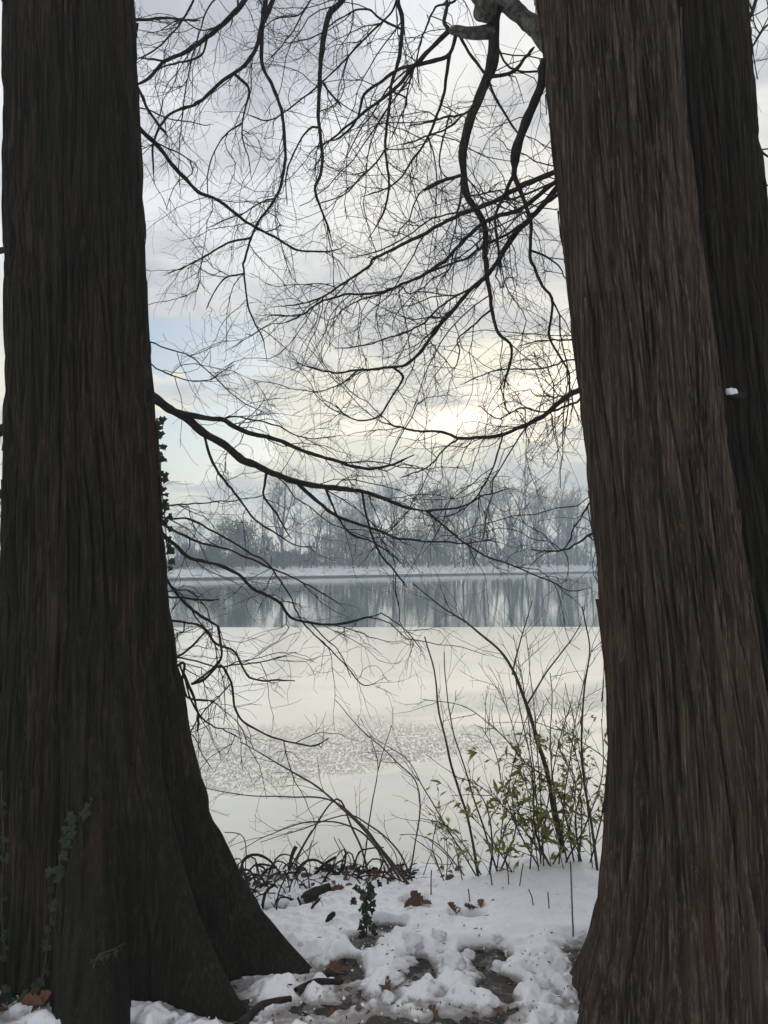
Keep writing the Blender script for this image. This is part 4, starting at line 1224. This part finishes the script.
for f_ in for_sticks:        # straight fallen bits lying criss-cross
    x0 = 50 + 760 * f_[0]; y0 = (180 + 160 * f_[1]) if x0 < 420 else (165 + 60 * f_[1]); a_ = f_[2] * 3.14; ll = 30 + 90 * f_[3]
    arcs.append(([(x0, y0), (x0 + ll * 0.5 * math.cos(a_), y0 - 8 - ll * 0.22 * math.sin(a_)), (x0 + ll * math.cos(a_), y0 - 6 - ll * 0.4 * math.sin(a_))], 0.9 + 2.4 * f_[4] ** 2, 0.8 + 1.3 * f_[4] ** 2))
stems = [cane(Z6(*pp), a_, b_, 0.05, wob=0.01) for pp, a_, b_ in arcs]
plant('bramble_tangle', 'dark tangle of dead arching stalks in the snow beside the left trunk', 'brambles', stems, M_wood, 2, 0.05, 0.14, 0.02)


# curled slab of bark
bp = on_ground(317, 897)
u, s_ = np.meshgrid(np.linspace(-1.3, 1.5, 14), np.linspace(-0.10, 0.10, 16), indexing='ij')
rr = 0.055 * (1 + 0.25 * perlin(u * 1.5, s_ * 18, 0.5)) * (1 - 2.2 * np.abs(s_))
out_ = np.stack([s_ + 0.02 * perlin(u * 2, s_ * 10, 3.), rr * np.sin(u), rr * np.cos(u)], -1)
inn = out_ - 0.010 * np.stack([0 * u, np.sin(u), np.cos(u)], -1)
nn = u.size; ix = np.arange(nn).reshape(u.shape)
qa = np.stack([ix[:-1, :-1], ix[1:, :-1], ix[1:, 1:], ix[:-1, 1:]], -1).reshape(-1, 4)
rim = np.concatenate([ix[0, :], ix[1:, -1], ix[-1, -2::-1], ix[-2:0:-1, 0]])
qr = np.stack([rim, np.roll(rim, -1), np.roll(rim, -1) + nn, rim + nn], -1)
slab = obj('bark_slab', mesh_from('bark_slab', np.concatenate([out_.reshape(-1, 3), inn.reshape(-1, 3)]), np.concatenate([qa, qa[:, ::-1] + nn, qr])), M_wood, None, bp + [0, 0, 0.012])
slab.rotation_euler = (R(20), R(-14), R(25)); slab.scale = (0.75, 0.7, 0.6)
tag(slab, 'curled slab of dark bark lying on the snow beside the dead stalks', 'bark')
# stub poking through the snow
sp0 = on_ground(327, 922)
stub = tube_obj('wood_stub', [(np.array([[0, 0, -0.02], [0.004, 0, 0.0], [0.014, 0, 0.022], [0.028, 0, 0.034], [0.036, 0, 0.037]]), np.array([0.011, 0.013, 0.013, 0.012, 0.007]))], M_wood, None, 9)
stub.location = sp0
tag(stub, 'small dark wood stub poking out of the snow left of the ivy sprig', 'stub')


# ------------------------------------------------------------------ ivy
def ivy(name, label, path, n, spread, size, up, out=None, drop=None):
    """leaves along a creeping stem"""
    path = resample(catmull(path, 8), 0.02)
    org = path[0]
    root = empty(name, org)
    tube_obj('stem', [(path, np.linspace(0.004, 0.0018, len(path)))], M_shrub, root, 5, org)
    for i in range(n):
        j = min(len(path) - 1, int((i + rng.random()) / n * len(path)))
        p = path[j] + rng.normal(0, spread, 3) + (np.array(out) * rng.uniform(0.004, 0.02) if out is not None else 0)
        d = np.array([rng.normal(0, 0.6), rng.normal(0, 0.25), -1.0 if drop is None else drop]) + rng.normal(0, 0.3, 3)
        place('leaf', ivys[rng.integers(0, 2)], root, p - org, d, np.array(up) + rng.normal(0, 0.35, 3), size * rng.uniform(0.65, 1.15))
    tag(root, label, 'ivy')
    return root


bpy.context.view_layer.update()


def on_trunk(root, org, px, py, off=0.008):
    tr = [c_ for c_ in root.children if c_.name.startswith('trunk')][0]
    o_ = np.array([0, 0, EYE]); d = P(px, py, 3.0) - o_; d /= np.linalg.norm(d)
    ok, loc, nor, _ = tr.ray_cast(Vector(o_ - org), Vector(d))
    if not ok: return None, None
    return np.array(loc) + org + np.array(nor) * off, np.array(nor)


def trunk_path(root, org, pts):
    out = [on_trunk(root, org, *p)[0] for p in pts]
    return [p for p in out if p is not None]


edge = [(157, 418), (158, 440), (160, 460), (161, 480), (163, 500), (165, 520), (167, 545), (169, 565)]
pe = [P(x, y, 3.27) for x, y in edge]
ivy('ivy_vine', 'ivy strand hanging in a dark fringe down the right edge of the left trunk', pe, 34, 0.008, 0.034, (0.4, -1, 0.1), (1, 0, 0))
pf = trunk_path(left, left_o, [(42, 985), (46, 960), (48, 930), (56, 895), (60, 865), (68, 835), (82, 812), (94, 800)])
if len(pf) > 3: ivy('ivy_vine', 'ivy vine climbing the dark front of the left trunk', pf, 40, 0.012, 0.036, (0, -1, 0.25), (0, -1, 0))
pf = trunk_path(left, left_o, [(6, 960), (4, 930), (3, 890), (6, 850), (3, 800), (4, 770)])
if len(pf) > 3: ivy('ivy_vine', 'ivy vine on the left trunk at the left edge of the picture', pf, 26, 0.014, 0.034, (0, -1, 0.25), (0, -1, 0))
pf = trunk_path(left, left_o, [(95, 968), (100, 955), (112, 950), (122, 944)])
if len(pf) > 2: ivy('ivy_sprig', 'pale little ivy sprig low on the front of the left trunk', pf, 7, 0.008, 0.026, (0, -1, 0.3), (0, -1, 0))
ib = on_ground(366, 936)
ivy('ivy_sprig', 'dark upright ivy sprig standing alone in the snow between the trunks', [ib - [0, 0, 0.02], ib + [0.004, 0.0, 0.08], ib + [-0.01, 0.0, 0.16], ib + [0.012, 0.0, 0.24]], 46, 0.020, 0.034, (0, -1, 0.5), (0, -1, 0), -0.5)
ic = on_ground(8, 1012)
ivy('ivy_patch', 'low patch of ivy leaves in the snow at the bottom left corner', [ic + [-0.25, 0.05, 0.01], ic + [-0.1, 0.0, 0.03], ic + [0.02, 0.02, 0.03], ic + [0.10, 0.12, 0.02]], 30, 0.04, 0.05, (0, -0.4, 1), None, -0.1)

# ------------------------------------------------------------------ parts of the trees at the ground
for pts, w_ in (([(236, 1030), (249, 1018), (264, 1006), (291, 1000)], 10), ([(296, 993), (306, 988), (318, 983), (342, 983)], 8)):
    gp = [on_ground(*p) for p in pts]
    c = resample(catmull([p + [0, 0, 0.004] for p in gp], 8), 0.012)
    r = np.linspace(w_, w_ * 0.6, len(c)) / 2 / FPX * c[:, 1]
    tube_obj('root', [(c, r * (1 + 0.2 * perlin(np.arange(len(c)) * 0.2, 0.4, 0.2)))], M_wood, left, 9, left_o)
hit, nor = on_trunk(back, back_o, 738, 396, 0.0)
if hit is not None:
    e = hit + nor * 0.03 + [-0.012, 0, 0.008]
    sb_ = tube_obj('branch_stub', [(np.array([hit - nor * 0.02, hit + nor * 0.01, e]), np.array([0.016, 0.013, 0.011]))], M_branch, back, 8, back_o)
    cp = obj('snow_cap', blob('snow_cap', M_snowclean, 0.018, 9, 0.4, (1.2, 0.9, 0.75), 1.6, 3), None, sb_); cp.location = e - back_o + np.array([0.010, -0.012, 0.008])

# ------------------------------------------------------------------ dead leaves, snow lumps, stalks
def dead_leaf(px, py, size, label, group, lift=0.012, tilt=0.5):
    p = on_ground(px, py) + np.array([0, 0, lift])
    a = rng.uniform(0, 6.28)
    o = place('dead_leaf', deads[rng.integers(0, 3)], None, p, (math.cos(a), math.sin(a), rng.normal(0, 0.25)), (rng.normal(0, tilt * .6), -abs(rng.normal(0.2, tilt)), 1), size)
    tag(o, label, 'leaf', group)


dead_leaf(410, 902, 0.085, 'large russet dead leaf standing upright in the snow hollow right of the ivy sprig', 'dead leaves', 0.02, 1.0)
dead_leaf(424, 906, 0.075, 'russet dead leaf propped against the upright leaf in the snow hollow', 'dead leaves', 0.02, 0.9)
for i in range(5): dead_leaf(404 + 7 * i, 904 + rng.uniform(-4, 8), 0.06, 'brown dead leaf in the snow hollow right of the ivy sprig', 'dead leaves in the left snow hollow')
for i in range(6): dead_leaf(456 + 5 * i, 912 + rng.uniform(-5, 5), 0.06, 'brown dead leaf in the round snow hollow in front of the shrub', 'dead leaves in the round snow hollow')
dead_leaf(377, 905, 0.08, 'brown dead leaf caught in the ivy sprig', 'dead leaves', 0.05, 0.8)
for i in range(8): dead_leaf(rng.uniform(8, 58), rng.uniform(990, 1020), 0.075, 'reddish brown dead leaf in the snow at the foot of the left trunk', 'dead leaves under the left trunk')
for i in range(42):
    px, py = rng.uniform(320, 585), rng.uniform(935, 1022)
    p = on_ground(px, py)
    if float(snow_h(np.array([p[0]]), np.array([p[1]]))[0]) > 0.012: continue
    dead_leaf(px, py, rng.uniform(0.04, 0.075), 'dark dead leaf on the bare trampled ground at the bottom', 'dead leaves on the trampled ground', 0.006, 0.3)
for i in range(75): dead_leaf(236 + 175 * rng.random() ** 1.5, rng.uniform(862, 884) if i % 2 else rng.uniform(864, 890), rng.uniform(0.03, 0.065), 'dark dead leaf among the dead stalks along the bank edge', 'dead leaves among the dead stalks', 0.012, 0.9)
for i in range(6): dead_leaf(rng.uniform(440, 470), rng.uniform(868, 882), 0.05, 'brown dead leaf on the bank edge under the shrub', 'dead leaves under the shrub')

lumps = [blob('snow_lump', M_snow, 1.0, 10 + i, 0.5, (1, rng.uniform(0.7, 1), rng.uniform(0.55, 0.85)), 1.5, 3) for i in range(7)]
for i in range(22):
    px, py = rng.uniform(300, 600), 1024 - 95 * rng.random() ** 0.8
    p = on_ground(px, py)
    if float(trampled(np.array([p[0]]), np.array([p[1]]))[0]) < 0.35: continue
    o = obj('snow_lump', lumps[i % 7], None)
    o.scale = [rng.uniform(0.010, 0.040)] * 3; o.rotation_euler = (rng.uniform(-.3, .3), rng.uniform(-.3, .3), rng.uniform(0, 6.28)); o.location = p + np.array([0, 0, 0.2 * o.scale[0]])
    tag(o, 'loose lump of snow on the trampled ground between the trunks', 'snow', 'snow lumps on the trampled ground')

Z2 = lambda *p: [(400 + x * 0.2734, 840 + y * 0.2734) for x, y in p]
for pts, w_, lab in (([(632, 355), (630, 220), (625, 80)], 1.5, 'tallest dry stalk standing in the smooth snow near the right trunk'), ([(490, 240), (480, 205), (470, 180)], 1.2, 'short tilted dry stalk in the middle of the smooth snow'),
                     ([(545, 250), (542, 220), (540, 190)], 1.2, 'short upright dry stalk next to the tilted one in the smooth snow'), ([(255, 225), (252, 200), (250, 178)], 1.2, 'short dry stalk above the round snow hollow'),
                     ([(397, 165), (396, 130), (394, 105)], 1.2, 'dry stalk on the snow crest below the shrub'), ([(435, 170), (445, 130), (452, 85)], 1.2, 'slanting dry stalk on the snow crest below the shrub'),
                     ([(340, 165), (335, 130), (328, 100)], 1.4, 'dark dry stalk at the left end of the snow crest'), ([(115, 200), (114, 160), (116, 110)], 1.2, 'dry stalk behind the upright russet leaf')):
    c, r = cane(Z2(*pts), w_ * 1.2, w_, 0.0, wob=0.0)
    o = tube_obj('dry_stalk', [(c - c[0], r)], M_stalk, None, 5); o.location = c[0]
    tag(o, lab, 'stalk', 'dry stalks in the snow')
for i in range(16):
    px = rng.uniform(255, 470); c, r = cane([(px, rng.uniform(866, 884)), (px + rng.uniform(-10, 10), 860), (px + rng.uniform(-22, 22), rng.uniform(835, 855))], 1.1, 0.8, 0.05)
    o = tube_obj('dry_stalk', [(c - c[0], r)], M_stalk, None, 4); o.location = c[0]
    tag(o, 'thin dry stalk rising along the bank edge against the ice', 'stalk', 'dry stalks along the bank edge')

# crumbs of bark, needles and bits of twig trodden into the snow
lines = []
for i in range(900):
    x, y = rng.uniform(-0.75, 0.85), rng.uniform(2.5, 4.7)
    if rng.random() > 0.06 + 0.94 * (1 - smooth(3.0, 3.5, y)): continue
    a = rng.uniform(0, 6.28); L_ = rng.uniform(0.004, 0.022); d = np.array([math.cos(a), math.sin(a), rng.normal(0, 0.15)]) * L_
    p = np.array([x, y, snow_top(x, y) + 0.003])
    lines.append((np.array([p - d * 0.5, p + rng.normal(0, 0.002, 3), p + d * 0.5]), np.array([0.0012, 0.0022, 0.0011]) * rng.uniform(0.6, 1.4)))
tag(tube_obj('litter', lines, M_wood, None, 4), 'crumbs of bark and bits of twig trodden into the snow', 'litter', kind='stuff')

# crumbs of snow kicked over the bare ground
import bmesh
bm = bmesh.new(); bmesh.ops.create_icosphere(bm, subdivisions=1, radius=1.0)
bm.verts.index_update(); ico = np.array([v.co[:] for v in bm.verts]); icf = np.array([[v.index for v in f.verts] for f in bm.faces]); bm.free()
V, F = [], []
for i in range(700):
    x, y = rng.uniform(-0.7, 0.85), rng.uniform(2.5, 3.7)
    ix_, iy_ = int((x + 3.0) * 100), int((y - 1.9) * 100)
    if _SH[ix_, iy_] > 0.014 and rng.random() > 0.12: continue
    r_ = 0.002 + 0.009 * rng.random() ** 3
    V.append(ico * r_ * rng.uniform(0.35, 1.35, (len(ico), 1)) * rng.uniform(0.5, 1.3, 3) + np.array([x, y, snow_top(x, y) + 0.3 * r_])); F.append(icf + len(ico) * (len(V) - 1))
tag(obj('snow_crumbs', mesh_from('snow_crumbs', np.concatenate(V), None, np.concatenate(F)), M_snow), 'crumbs of snow scattered over the trampled ground', 'snow', kind='stuff')
